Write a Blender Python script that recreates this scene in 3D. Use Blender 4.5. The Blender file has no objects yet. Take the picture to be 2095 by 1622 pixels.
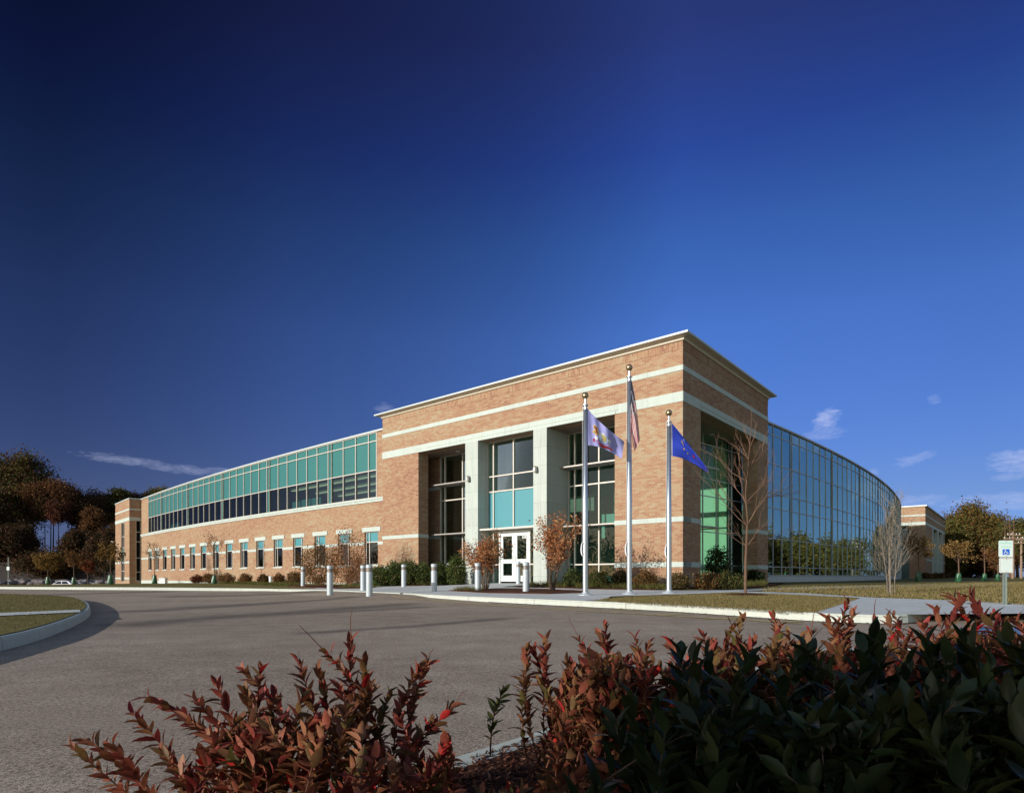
import bpy, math, random
import numpy as np
from mathutils import Vector, Matrix
R = math.radians
random.seed(7)
rng = np.random.default_rng(11)
S = bpy.context.scene
COL = S.collection

# ------------------------------------------------------------------ camera, light, exposure
F, CX, HY = 1252.0, 1047.5, 1179.0            # focal length, centre and horizon in photo pixels (2095 wide)
cam = bpy.data.cameras.new('camera'); camo = bpy.data.objects.new('camera', cam); COL.objects.link(camo)
cam.sensor_fit = 'HORIZONTAL'; cam.sensor_width = 36; cam.lens = 36 * F / 2095
cam.shift_y = (HY - 811) / 2095
camo.rotation_euler = (R(90), 0, 0); cam.clip_start = 0.05; cam.clip_end = 3000
S.camera = camo
S.view_settings.view_transform = 'Standard'; S.view_settings.look = 'None'
S.view_settings.exposure = 0.35; S.view_settings.gamma = 1.0

SUN_EL = 14.5
SUN_TO = (-0.796, -0.605)                     # horizontal direction towards the sun
sl = bpy.data.lights.new('sun', 'SUN'); sl.energy = 4.1; sl.angle = R(0.5); sl.color = (1.0, 0.95, 0.88)
so = bpy.data.objects.new('sun', sl); COL.objects.link(so)
sv = Vector((SUN_TO[0] * math.cos(R(SUN_EL)), SUN_TO[1] * math.cos(R(SUN_EL)), math.sin(R(SUN_EL))))
so.rotation_euler = sv.to_track_quat('Z', 'Y').to_euler(); so.location = (-30, -20, 40)

W = bpy.data.worlds.new('World'); S.world = W; W.use_nodes = True
class N:
    """small node helper"""
    def __init__(s, tree): s.t = tree; s.n = tree.nodes; s.l = tree.links
    def new(s, kind, **kw):
        nd = s.n.new(kind)
        for k, v in kw.items():
            if k == 'inp':
                for i, x in v.items():
                    if hasattr(x, 'is_linked'): s.l.new(x, nd.inputs[i])
                    else: nd.inputs[i].default_value = x
            else: setattr(nd, k, v)
        return nd
    def math(s, op, a, b=0.0, c=None, clamp=False):
        nd = s.n.new('ShaderNodeMath'); nd.operation = op; nd.use_clamp = clamp
        for i, x in enumerate((a, b) if c is None else (a, b, c)):
            if hasattr(x, 'is_linked'): s.l.new(x, nd.inputs[i])
            else: nd.inputs[i].default_value = x
        return nd.outputs[0]
    def mix(s, fac, a, b, blend='MIX'):
        nd = s.n.new('ShaderNodeMix'); nd.data_type = 'RGBA'; nd.blend_type = blend
        for i, x in ((0, fac), (6, a), (7, b)):
            if hasattr(x, 'is_linked'): s.l.new(x, nd.inputs[i])
            elif i == 0: nd.inputs[i].default_value = x
            else: nd.inputs[i].default_value = (*x, 1) if len(x) == 3 else x
        return nd.outputs[2]
    def ramp(s, fac, stops, interp='LINEAR'):
        nd = s.n.new('ShaderNodeValToRGB'); cr = nd.color_ramp; cr.interpolation = interp
        while len(cr.elements) < len(stops): cr.elements.new(0.5)
        for e, (p, c) in zip(cr.elements, stops):
            e.position = p; e.color = (*c, 1) if hasattr(c, '__len__') else (c, c, c, 1)
        s.l.new(fac, nd.inputs[0]); return nd.outputs[0]
    def noise(s, vec, scale, detail=4, rough=0.55, out=0, dist=0.0):
        nd = s.n.new('ShaderNodeTexNoise'); nd.inputs['Scale'].default_value = scale
        nd.inputs['Detail'].default_value = detail; nd.inputs['Roughness'].default_value = rough
        nd.inputs['Distortion'].default_value = dist
        if vec is not None: s.l.new(vec, nd.inputs['Vector'])
        return nd.outputs[out]

w = N(W.node_tree); bg = W.node_tree.nodes['Background']
sky = w.new('ShaderNodeTexSky', sky_type='NISHITA', sun_disc=False, sun_elevation=R(SUN_EL),
            sun_rotation=math.atan2(SUN_TO[0], SUN_TO[1]) % (2 * math.pi), air_density=1.0, dust_density=0.3, ozone_density=3.0)
geo = w.new('ShaderNodeTexCoord'); sep = w.new('ShaderNodeSeparateXYZ', inp={0: geo.outputs['Generated']})
dx, dy, dz = sep.outputs
az = w.math('ARCTAN2', dx, dy); el = w.math('ARCSINE', dz)
# a polarising film's deep autumn sky: darker overhead and away to the left, clearer to the right horizon
eln = w.math('MULTIPLY', el, 2 / math.pi, clamp=True)
V_ = [(0, (.27, .42, 1.05)), (3, (.31, .43, .95)), (6.5, (.36, .43, .76)), (13, (.37, .48, .88)), (21, (.38, .54, 1.00)), (28, (.29, .47, .90)), (34, (.21, .30, .76)), (41, (.23, .22, .52)), (47, (.20, .22, .48)), (90, (.20, .22, .48))]
sky_v = w.ramp(eln, [(e / 90, tuple(x / 1.5 for x in c)) for e, c in V_])
azn = w.math('MULTIPLY_ADD', az, 0.5 / math.pi, 0.5, clamp=True)
H_ = [(-180, .9), (-60, 0.50), (-37, 0.48), (-20, 0.75), (0, 0.93), (15, 1.12), (38, 0.95), (75, 0.95), (180, 0.9)]
sky_h = w.ramp(azn, [((a_ + 180) / 360, c / 1.2) for a_, c in H_])
hh = w.math('POWER', w.math('MULTIPLY', sky_h, 1.2), w.math('MULTIPLY_ADD', el, 1 / R(22), 0.6))
lm = w.math('MULTIPLY', w.math('SUBTRACT', R(10), az), 1 / R(50), clamp=True)
hc = w.new('ShaderNodeCombineXYZ', inp={0: w.math('MULTIPLY', hh, w.math('MULTIPLY_ADD', lm, 0.14, 1.0)), 1: w.math('MULTIPLY', hh, w.math('MULTIPLY_ADD', lm, -0.08, 0.985)), 2: w.math('MULTIPLY', hh, w.math('MULTIPLY_ADD', lm, -0.04, 1.0))})
grad = w.mix(1.0, sky_v, hc.outputs[0], 'MULTIPLY')
# only the arc of sky facing away from the sun is polarised dark; overhead and round to the sun it is brighter and warmed, as added fill light
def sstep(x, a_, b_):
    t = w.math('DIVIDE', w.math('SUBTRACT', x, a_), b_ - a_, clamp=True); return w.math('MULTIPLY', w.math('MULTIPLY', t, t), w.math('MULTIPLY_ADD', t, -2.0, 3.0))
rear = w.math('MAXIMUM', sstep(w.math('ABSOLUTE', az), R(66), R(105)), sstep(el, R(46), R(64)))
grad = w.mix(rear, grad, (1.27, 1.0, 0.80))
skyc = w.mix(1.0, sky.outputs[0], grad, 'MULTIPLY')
# clouds: fixed directions in the sky
comb = w.new('ShaderNodeCombineXYZ', inp={0: az, 1: w.math('MULTIPLY', el, 3.0), 2: 0.0})
cn = w.noise(comb.outputs[0], 34, 7, 0.65, dist=0.8)
cn2 = w.noise(comb.outputs[0], 110, 5, 0.65)
cloud = None
def cl(a, e, wa, we, amt, tilt=0.0, soft=1.0):
    global cloud
    da = w.math('SUBTRACT', az, R(a)); de = w.math('SUBTRACT', el, R(e))
    de = w.math('MULTIPLY_ADD', da, tilt, de)
    d2 = w.math('ADD', w.math('POWER', w.math('ABSOLUTE', w.math('DIVIDE', da, R(wa))), 2.0), w.math('POWER', w.math('ABSOLUTE', w.math('DIVIDE', de, R(we))), 2.0))
    m = w.math('SUBTRACT', 1.0, d2, clamp=True)
    nz = w.math('MULTIPLY_ADD', cn, 0.95, w.math('MULTIPLY_ADD', cn2, 0.55, -0.75))
    k = w.math('MULTIPLY_ADD', w.math('POWER', m, 0.7), 0.75, w.math('SUBTRACT', nz, 0.42))
    k = w.math('MULTIPLY', k, 1.9 * soft, clamp=True); k = w.math('MULTIPLY', k, w.math('MULTIPLY', m, 3.0, clamp=True))
    m = w.math('MULTIPLY', k, amt)
    cloud = m if cloud is None else w.math('MAXIMUM', cloud, m)
cl(-32.5, 9.15, 4.5, 0.50, 0.31, 0.03)
cl(-28.2, 8.75, 4.6, 0.55, 0.27, 0.05)
cl(-25.0, 8.9, 3.0, 0.30, 0.22, 0.02)
cl(27.2, 12.9, 1.5, 1.25, 0.59, -0.35)
cl(27.0, 11.7, 2.3, 0.75, 0.31)
cl(33.2, 9.1, 2.0, 0.75, 0.31, -0.25)
cl(39.6, 8.3, 2.6, 1.25, 0.46)
cl(39.0, 7.2, 1.6, 0.4, 0.22)
cl(34.6, 13.4, 0.7, 0.5, 0.22)
cl(30.6, 8.4, 0.6, 0.45, 0.22)
cl(38.5, 5.5, 4.5, 1.0, 0.34)
cl(33.0, 5.9, 4.0, 0.7, 0.25)
cl(50.0, 7.0, 7.0, 1.6, 0.30)
cl(-11.8, 15.1, 1.2, 0.6, 0.25)
cl(62.0, 12.0, 7.0, 2.4, 0.30)
skyc = w.mix(cloud, skyc, (3.3, 3.6, 5.0))
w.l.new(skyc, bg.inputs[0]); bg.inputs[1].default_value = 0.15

# ------------------------------------------------------------------ mesh helpers
ROOT = {}
class MB:
    def __init__(s): s.V = []; s.F = []; s.U = []; s.M = []
    def face(s, pts, uv=None, mi=0):
        b = len(s.V); s.V += [tuple(p) for p in pts]; s.F.append(tuple(range(b, b + len(pts))))
        s.U.append(uv or [(0, 0)] * len(pts)); s.M.append(mi)
    def fbox(s, fr, s0, s1, d0, d1, z0, z1, mi=0, step=1.6, swap=False):
        n = max(1, int(math.ceil(abs(s1 - s0) / step))) if fr.curved else 1
        ss = [s0 + (s1 - s0) * i / n for i in range(n + 1)]
        q = (lambda u, v: (v, u)) if swap else (lambda u, v: (u, v))
        P = fr.P
        for a, b in zip(ss[:-1], ss[1:]):
            s.face([P(a, d1, z0), P(b, d1, z0), P(b, d1, z1), P(a, d1, z1)], [q(a, z0), q(b, z0), q(b, z1), q(a, z1)], mi)
            s.face([P(b, d0, z0), P(a, d0, z0), P(a, d0, z1), P(b, d0, z1)], [q(b, z0), q(a, z0), q(a, z1), q(b, z1)], mi)
            s.face([P(a, d1, z1), P(b, d1, z1), P(b, d0, z1), P(a, d0, z1)], [q(a, d1), q(b, d1), q(b, d0), q(a, d0)], mi)
            s.face([P(a, d0, z0), P(b, d0, z0), P(b, d1, z0), P(a, d1, z0)], [q(a, d0), q(b, d0), q(b, d1), q(a, d1)], mi)
        for a, x in ((s0, 0), (s1, 1)):
            s.face([P(a, d0, z0), P(a, d1, z0), P(a, d1, z1), P(a, d0, z1)], [q(d0, z0), q(d1, z0), q(d1, z1), q(d0, z1)], mi)
    def box(s, x0, x1, y0, y1, z0, z1, mi=0):
        s.fbox(WORLD, x0, x1, -y1, -y0, z0, z1, mi)
    def tube(s, pts, rad, n=8, cap=True, mi=0):
        rings = []; pts = [Vector(p) for p in pts]
        for i, p in enumerate(pts):
            t = (pts[min(i + 1, len(pts) - 1)] - pts[max(i - 1, 0)])
            t = t.normalized() if t.length > 1e-9 else Vector((0, 0, 1))
            a = t.orthogonal() if i == 0 else (prev - t * prev.dot(t))
            if a.length < 1e-6: a = t.orthogonal()
            a.normalize(); prev = a; b = t.cross(a); r = rad[i] if hasattr(rad, '__len__') else rad
            rings.append(len(s.V))
            for k in range(n):
                g = 2 * math.pi * k / n; s.V.append(tuple(p + a * (r * math.cos(g)) + b * (r * math.sin(g))))
        for r0, r1 in zip(rings[:-1], rings[1:]):
            for k in range(n):
                s.F.append((r0 + k, r0 + (k + 1) % n, r1 + (k + 1) % n, r1 + k)); s.U.append([(0, 0)] * 4); s.M.append(mi)
        if cap and n > 2:
            s.F.append(tuple(rings[0] + k for k in range(n))[::-1]); s.U.append([(0, 0)] * n); s.M.append(mi)
            s.F.append(tuple(rings[-1] + k for k in range(n))); s.U.append([(0, 0)] * n); s.M.append(mi)
    def lathe(s, prof, n=16, c=(0, 0, 0), mi=0):
        rings = []
        for r, z in prof:
            rings.append(len(s.V))
            for k in range(n):
                g = 2 * math.pi * k / n; s.V.append((c[0] + r * math.cos(g), c[1] + r * math.sin(g), c[2] + z))
        for r0, r1 in zip(rings[:-1], rings[1:]):
            for k in range(n):
                s.F.append((r0 + k, r0 + (k + 1) % n, r1 + (k + 1) % n, r1 + k)); s.U.append([(0, 0)] * 4); s.M.append(mi)
    def build(s, name, mats, parent=None, smooth=False, world=True, col=None):
        me = bpy.data.meshes.new(name)
        V = s.V
        if parent is not None and world:
            o0 = ROOT.get(parent.name, (0, 0, 0)); V = [(a - o0[0], b - o0[1], c - o0[2]) for a, b, c in V]
        me.from_pydata(V, [], s.F)
        for m in (mats if isinstance(mats, (list, tuple)) else [mats]): me.materials.append(m)
        uvl = me.uv_layers.new(name='UVMap'); flat = [x for f in s.U for p in f for x in p]
        uvl.data.foreach_set('uv', flat)
        me.polygons.foreach_set('material_index', s.M)
        if smooth: me.polygons.foreach_set('use_smooth', [True] * len(me.polygons))
        me.update()
        o = bpy.data.objects.new(name, me); COL.objects.link(o)
        if parent is not None:
            o.parent = parent; ROOT[o.name] = ROOT.get(parent.name, (0, 0, 0))
        return o

def npmesh(name, V, Fc, cols, mat, parent=None, world=True, smooth=False):
    me = bpy.data.meshes.new(name); V = np.asarray(V, dtype=np.float64)
    if parent is not None and world: V = V - np.array(ROOT.get(parent.name, (0, 0, 0)))
    Fc = np.asarray(Fc); k = Fc.shape[1]
    me.vertices.add(len(V)); me.vertices.foreach_set('co', V.ravel())
    me.loops.add(Fc.size); me.loops.foreach_set('vertex_index', Fc.ravel().astype(np.int32))
    me.polygons.add(len(Fc)); me.polygons.foreach_set('loop_start', np.arange(0, Fc.size, k, dtype=np.int32))
    if cols is not None:
        ca = me.color_attributes.new('Col', 'FLOAT_COLOR', 'POINT')
        c4 = np.ones((len(V), 4)); c4[:, :3] = cols; ca.data.foreach_set('color', c4.ravel())
    me.materials.append(mat); me.update(calc_edges=True); me.validate()
    if smooth: me.polygons.foreach_set('use_smooth', [True] * len(me.polygons))
    o = bpy.data.objects.new(name, me); COL.objects.link(o)
    if parent is not None: o.parent = parent; ROOT[o.name] = ROOT.get(parent.name, (0, 0, 0))
    return o

def tag(o, label=None, cat=None, group=None, kind=None):
    if label: o['label'] = label
    if cat: o['category'] = cat
    if group: o['group'] = group
    if kind: o['kind'] = kind
    return o
def thing(name, label, cat, loc=(0, 0, 0), group=None):
    o = bpy.data.objects.new(name, None); COL.objects.link(o); o.location = loc; o.empty_display_size = 0.3
    ROOT[o.name] = tuple(loc)
    return tag(o, label, cat, group)
def dup(o, parent=None):
    c = o.copy(); COL.objects.link(c)
    if parent is not None: c.parent = parent
    for ch in [x for x in o.children]: dup(ch, c)
    return c

class Frame:
    curved = False
    def __init__(s, O, T, Nn): s.O = O; s.T = T; s.N = Nn
    def P(s, a, d, z): return (s.O[0] + s.T[0] * a + s.N[0] * d, s.O[1] + s.T[1] * a + s.N[1] * d, z)
class Arc:
    curved = True
    def __init__(s, X0, Y0, a0, k, sg): s.X0, s.Y0, s.a0, s.k, s.sg = X0, Y0, a0, k, sg
    def P(s, q, d, z):
        a = s.a0 + s.k * q
        x = s.X0 + s.sg * (math.sin(a) - math.sin(s.a0)) / s.k; y = s.Y0 - (math.cos(a) - math.cos(s.a0)) / s.k
        return (x + s.sg * math.sin(a) * d, y - math.cos(a) * d, z)
    def tangent(s, q):
        a = s.a0 + s.k * q; return (s.sg * math.cos(a), math.sin(a)), (s.sg * math.sin(a), -math.cos(a))
WORLD = Frame((0, 0), (1, 0), (0, -1))

def wall_holes(mb, fr, s0, s1, z0, z1, holes, th, step=1.5, mi=0, d_front=0.0):
    """brick wall between d_front and d_front-th with rectangular holes (s0,s1,z0,z1)"""
    ss = {s0, s1}; zz = {z0, z1}
    for h in holes: ss |= {max(s0, h[0]), min(s1, h[1])}; zz |= {max(z0, h[2]), min(z1, h[3])}
    if fr.curved:
        n = int((s1 - s0) / step); ss |= {s0 + (s1 - s0) * i / n for i in range(1, n)}
    ss = sorted(ss); zz = sorted(zz)
    sol = [[not any(h[0] - 1e-6 <= (a + b) / 2 <= h[1] + 1e-6 and h[2] - 1e-6 <= (c + d) / 2 <= h[3] + 1e-6 for h in holes)
            for c, d in zip(zz[:-1], zz[1:])] for a, b in zip(ss[:-1], ss[1:])]
    P = fr.P; f = d_front; bk = d_front - th
    for i, (a, b) in enumerate(zip(ss[:-1], ss[1:])):
        for j, (c, d) in enumerate(zip(zz[:-1], zz[1:])):
            if not sol[i][j]: continue
            mb.face([P(a, f, c), P(b, f, c), P(b, f, d), P(a, f, d)], [(a, c), (b, c), (b, d), (a, d)], mi)
            mb.face([P(b, bk, c), P(a, bk, c), P(a, bk, d), P(b, bk, d)], [(b, c), (a, c), (a, d), (b, d)], mi)
            if i == 0 or not sol[i - 1][j]: mb.face([P(a, bk, c), P(a, f, c), P(a, f, d), P(a, bk, d)], [(bk, c), (f, c), (f, d), (bk, d)], mi)
            if i == len(ss) - 2 or not sol[i + 1][j]: mb.face([P(b, f, c), P(b, bk, c), P(b, bk, d), P(b, f, d)], [(f, c), (bk, c), (bk, d), (f, d)], mi)
            if j == 0 or not sol[i][j - 1]: mb.face([P(a, bk, c), P(b, bk, c), P(b, f, c), P(a, f, c)], [(a, bk), (b, bk), (b, f), (a, f)], mi)
            if j == len(zz) - 2 or not sol[i][j + 1]: mb.face([P(a, f, d), P(b, f, d), P(b, bk, d), P(a, bk, d)], [(a, f), (b, f), (b, bk), (a, bk)], mi)

# ------------------------------------------------------------------ ground surface (kerb-top level), heights relative to the eye
CP = np.array([(-42.4, 70, -.78), (-34, 56, -.62), (-26, 53, -.5), (6.7, 24, -.476), (-5.4, 23.1, -.63), (-3.2, 31.9, -.38), (-3.1, 24.4, -.58),
    (-5.1, 29, -.49), (-10.6, 31, -.62), (-7.3, 24.4, -.65), (.5, 21.6, -.57), (-1.3, 23.5, -.56), (1.9, 15.6, -.575), (6.6, 11, -.68), (-5.9, 7, -.70),
    (-34, 40.8, -.684), (-19.9, 33, -.60), (14.5, 34.5, -.30), (22.4, 42.9, -.31), (43.7, 69, -.27), (-.1, 2.7, -.72), (55, 81, -.22),
    (10.5, 13, -.60), (0, -1, -.74), (4, 3, -.73), (-8, -2, -.74), (12, 4, -.72), (25, 20, -.45), (40, 40, -.3), (-60, 50, -.8), (-45, 15, -.75), (-60, 90, -1.5),
    (70, 100, -.2), (-30, 0, -.75), (30, 0, -.72), (2.6, 28.2, -.32), (-.6, 31.2, -.27), (8.5, 22, -.47)])
def _k(r2): return np.where(r2 > 1e-12, r2 * np.log(np.maximum(r2, 1e-12)) * 0.5, 0.0)
_n = len(CP); _K = _k(((CP[:, None, :2] - CP[None, :, :2]) ** 2).sum(-1)) + np.eye(_n) * 60.0
_A = np.zeros((_n + 3, _n + 3)); _A[:_n, :_n] = _K; _A[:_n, _n] = 1; _A[:_n, _n + 1:] = CP[:, :2]; _A[_n:, :_n] = _A[:_n, _n:].T
_W = np.linalg.solve(_A, np.concatenate([CP[:, 2], [0, 0, 0]]))
def surf(x, y):
    x = np.clip(np.asarray(x, float), -75, 85); y = np.clip(np.asarray(y, float), -25, 110)
    r2 = (x[..., None] - CP[:, 0]) ** 2 + (y[..., None] - CP[:, 1]) ** 2
    return _k(r2) @ _W[:_n] + _W[_n] + _W[_n + 1] * x + _W[_n + 2] * y
def sf(x, y): return float(surf(x, y))
def G(px, py, off=0.0):
    """where the sight line of a photo pixel meets the ground"""
    u = (px - CX) / F; v = (HY - py) / F; lo, hi = 1.0, 1.0
    f = lambda Y: v * Y - (sf(u * Y, Y) + off)
    Y = 1.2
    while f(Y) > 0 and Y < 120: Y += 0.25
    lo, hi = Y - 0.25, Y
    for _ in range(24):
        m = (lo + hi) / 2
        if f(m) > 0: lo = m
        else: hi = m
    return (u * hi, hi)
def P3(px, py, Y): return Vector(((px - CX) / F * Y, Y, (HY - py) / F * Y))
def on(px, Y): x = (px - CX) / F * Y; return (x, Y, sf(x, Y))

D1_, D2_ = (-.7676, .6409), (.641, .7676)
def sheet(name, poly, mat, off=0.0, seg=1.5, zf=None, thick=0.0, parent=None):
    """a ground sheet that follows the surface inside a plan polygon"""
    import bmesh
    bm = bmesh.new(); vs = [bm.verts.new((x, y, 0)) for x, y in poly]; bm.faces.new(vs)
    bmesh.ops.triangulate(bm, faces=bm.faces[:])
    for _ in range(9):
        es = [e for e in bm.edges if e.calc_length() > max(seg, 0.10 * (abs(e.verts[0].co.y) + abs(e.verts[0].co.x)) * 0.9)]
        if not es: break
        bmesh.ops.subdivide_edges(bm, edges=es, cuts=1); bmesh.ops.triangulate(bm, faces=[f for f in bm.faces if len(f.verts) > 3])
    co = np.array([v.co[:2] for v in bm.verts]); z = surf(co[:, 0], co[:, 1]) if zf is None else zf(co[:, 0], co[:, 1])
    for v, q in zip(bm.verts, z): v.co.z = float(q) + off
    bm.normal_update()
    for f in bm.faces:
        if f.normal.z < 0: f.normal_flip()
    if thick:
        be = [e for e in bm.edges if e.is_boundary]; r = bmesh.ops.extrude_edge_only(bm, edges=be)
        for v in [g for g in r['geom'] if isinstance(g, bmesh.types.BMVert)]: v.co.z -= thick
    uvl = bm.loops.layers.uv.new('UVMap')
    for f in bm.faces:
        for l in f.loops: x_, y_ = l.vert.co.x, l.vert.co.y; l[uvl].uv = (x_ * D1_[0] + y_ * D1_[1], x_ * D2_[0] + y_ * D2_[1])
    me = bpy.data.meshes.new(name); bm.to_mesh(me); bm.free(); me.materials.append(mat)
    o = bpy.data.objects.new(name, me); COL.objects.link(o); return o
def inpoly(x, y, poly):
    inside = np.zeros(len(x), bool); n = len(poly)
    for i in range(n):
        (x0, y0), (x1, y1) = poly[i], poly[(i + 1) % n]
        c = ((y0 > y) != (y1 > y)) & (x < (x1 - x0) * (y - y0) / (y1 - y0 + 1e-12) + x0); inside ^= c
    return inside

# ------------------------------------------------------------------ materials
def new_mat(name):
    m = bpy.data.materials.new(name); m.use_nodes = True; n = N(m.node_tree); return m, n, m.node_tree.nodes['Principled BSDF']
def bump(n, p, h, strength=0.3, dist=0.01):
    b = n.new('ShaderNodeBump', inp={'Height': h}); b.inputs['Strength'].default_value = strength; b.inputs['Distance'].default_value = dist
    n.l.new(b.outputs[0], p.inputs['Normal'])
def plain(name, col, rough=0.6, metal=0.0, var=0.12, scale=3.0, spec=0.5):
    m, n, p = new_mat(name); tc = n.new('ShaderNodeTexCoord').outputs['Object']
    f = n.noise(tc, scale, 5, 0.6); f2 = n.noise(tc, scale * 14, 3, 0.6)
    g = n.math('MULTIPLY_ADD', f, 0.65, n.math('MULTIPLY', f2, 0.35))
    c = n.ramp(g, [(0.25, tuple(x * (1 - var) for x in col)), (0.75, tuple(min(1, x * (1 + var)) for x in col))])
    n.l.new(c, p.inputs['Base Color']); p.inputs['Roughness'].default_value = rough; p.inputs['Metallic'].default_value = metal
    p.inputs['Specular IOR Level'].default_value = spec
    return m
def brick_mat(name, dark=False):
    m, n, p = new_mat(name); uv = n.new('ShaderNodeTexCoord').outputs['UV']
    def bt(vec):
        b = n.new('ShaderNodeTexBrick', inp={'Vector': vec, 'Color1': (0, 0, 0, 1), 'Color2': (1, 1, 1, 1), 'Mortar': (0.5, 0.5, 0.5, 1), 'Scale': 1.0,
             'Mortar Size': 0.0055, 'Mortar Smooth': 0.2, 'Bias': 0.0, 'Brick Width': 0.24, 'Row Height': 0.080})
        b.offset = 0.5; return b
    b = bt(uv)
    mp = n.new('ShaderNodeMapping', inp={'Vector': uv, 'Scale': (0.35, 1.3, 1)})
    patch = n.noise(mp.outputs[0], 0.22, 2, 0.5); patch2 = n.noise(mp.outputs[0], 1.5, 3, 0.6)
    v = n.math('ADD', n.math('MULTIPLY', b.outputs[0], 0.52), n.math('MULTIPLY_ADD', patch, 1.05, n.math('MULTIPLY_ADD', patch2, 0.50, -0.52)))
    c = n.ramp(v, [(0.0, (0.175, 0.078, 0.052)), (0.16, (0.245, 0.118, 0.076)), (0.38, (0.298, 0.164, 0.096)), (0.58, (0.322, 0.200, 0.118)), (0.76, (0.328, 0.240, 0.150)), (0.92, (0.335, 0.280, 0.190)), (1.0, (0.33, 0.310, 0.22))])
    c = n.mix(n.math('MULTIPLY', b.outputs['Fac'], 0.8), c, (0.40, 0.33, 0.235))
    fine = n.noise(uv, 40, 3, 0.6); c = n.mix(0.25, c, n.ramp(fine, [(0.3, 0.6), (0.7, 1.25)]), 'MULTIPLY')
    n.l.new(c, p.inputs['Base Color']); p.inputs['Roughness'].default_value = 0.9; p.inputs['Specular IOR Level'].default_value = 0.2
    bump(n, p, n.math('MULTIPLY_ADD', b.outputs['Fac'], -1.0, n.math('MULTIPLY', fine, 0.3)), 0.5, 0.008)
    return m
def stone_mat(name, col, joint=1.2, rowh=9.0, ms=0.006):
    m, n, p = new_mat(name); tc = n.new('ShaderNodeTexCoord'); uv = tc.outputs['UV']
    b = n.new('ShaderNodeTexBrick', inp={'Vector': uv, 'Color1': (0.93, 0.93, 0.93, 1), 'Color2': (1.0, 1.0, 1.0, 1), 'Mortar': (0.6, 0.58, 0.54, 1), 'Scale': 1.0, 'Mortar Size': ms,
              'Mortar Smooth': 0.1, 'Brick Width': joint, 'Row Height': rowh}); b.offset = 0.0
    st = n.new('ShaderNodeMapping', inp={'Vector': uv, 'Scale': (3.0, 0.5, 1)})
    f = n.noise(st.outputs[0], 1.4, 6, 0.65); f2 = n.noise(tc.outputs['Object'], 60, 2, 0.5)
    c = n.mix(1.0, b.outputs[0], n.ramp(n.math('MULTIPLY_ADD', f2, 0.25, n.math('MULTIPLY', f, 0.75)), [(0.2, tuple(x * 0.80 for x in col)), (0.55, col), (0.8, tuple(min(1, x * 1.05) for x in col))]), 'MULTIPLY')
    n.l.new(c, p.inputs['Base Color']); p.inputs['Roughness'].default_value = 0.85; p.inputs['Specular IOR Level'].default_value = 0.25
    bump(n, p, f2, 0.15, 0.004); return m
def glass_mat(name, tint, base=0.06, gain=1.0, gloss=(0.9, 0.95, 1.0), rough=0.0):
    m = bpy.data.materials.new(name); m.use_nodes = True; n = N(m.node_tree); n.n.remove(m.node_tree.nodes['Principled BSDF'])
    out = m.node_tree.nodes['Material Output']
    fr = n.new('ShaderNodeFresnel'); fr.inputs[0].default_value = 1.52
    f = n.math('MULTIPLY_ADD', fr.outputs[0], gain, base, clamp=True)
    tr = n.new('ShaderNodeBsdfTransparent'); tr.inputs[0].default_value = (*tint, 1)
    gl = n.new('ShaderNodeBsdfGlossy'); gl.inputs[0].default_value = (*gloss, 1); gl.inputs[1].default_value = rough
    mx = n.new('ShaderNodeMixShader', inp={0: f}); n.l.new(tr.outputs[0], mx.inputs[1]); n.l.new(gl.outputs[0], mx.inputs[2]); n.l.new(mx.outputs[0], out.inputs[0])
    return m
def leaf_mat(name, trans=0.35, rough=0.45, spec=0.4):
    m, n, p = new_mat(name); at = n.new('ShaderNodeVertexColor', layer_name='Col')
    ob = n.new('ShaderNodeTexCoord').outputs['Object']; nz = n.noise(ob, 90, 2, 0.5)
    c = n.mix(0.5, at.outputs[0], n.ramp(nz, [(0.3, 0.75), (0.7, 1.25)]), 'MULTIPLY')
    n.l.new(c, p.inputs['Base Color']); p.inputs['Roughness'].default_value = rough; p.inputs['Specular IOR Level'].default_value = spec
    tl = n.new('ShaderNodeBsdfTranslucent'); n.l.new(c, tl.inputs[0])
    mx = n.new('ShaderNodeMixShader', inp={0: trans}); out = m.node_tree.nodes['Material Output']
    n.l.new(p.outputs[0], mx.inputs[1]); n.l.new(tl.outputs[0], mx.inputs[2]); n.l.new(mx.outputs[0], out.inputs[0]); return m
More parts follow.
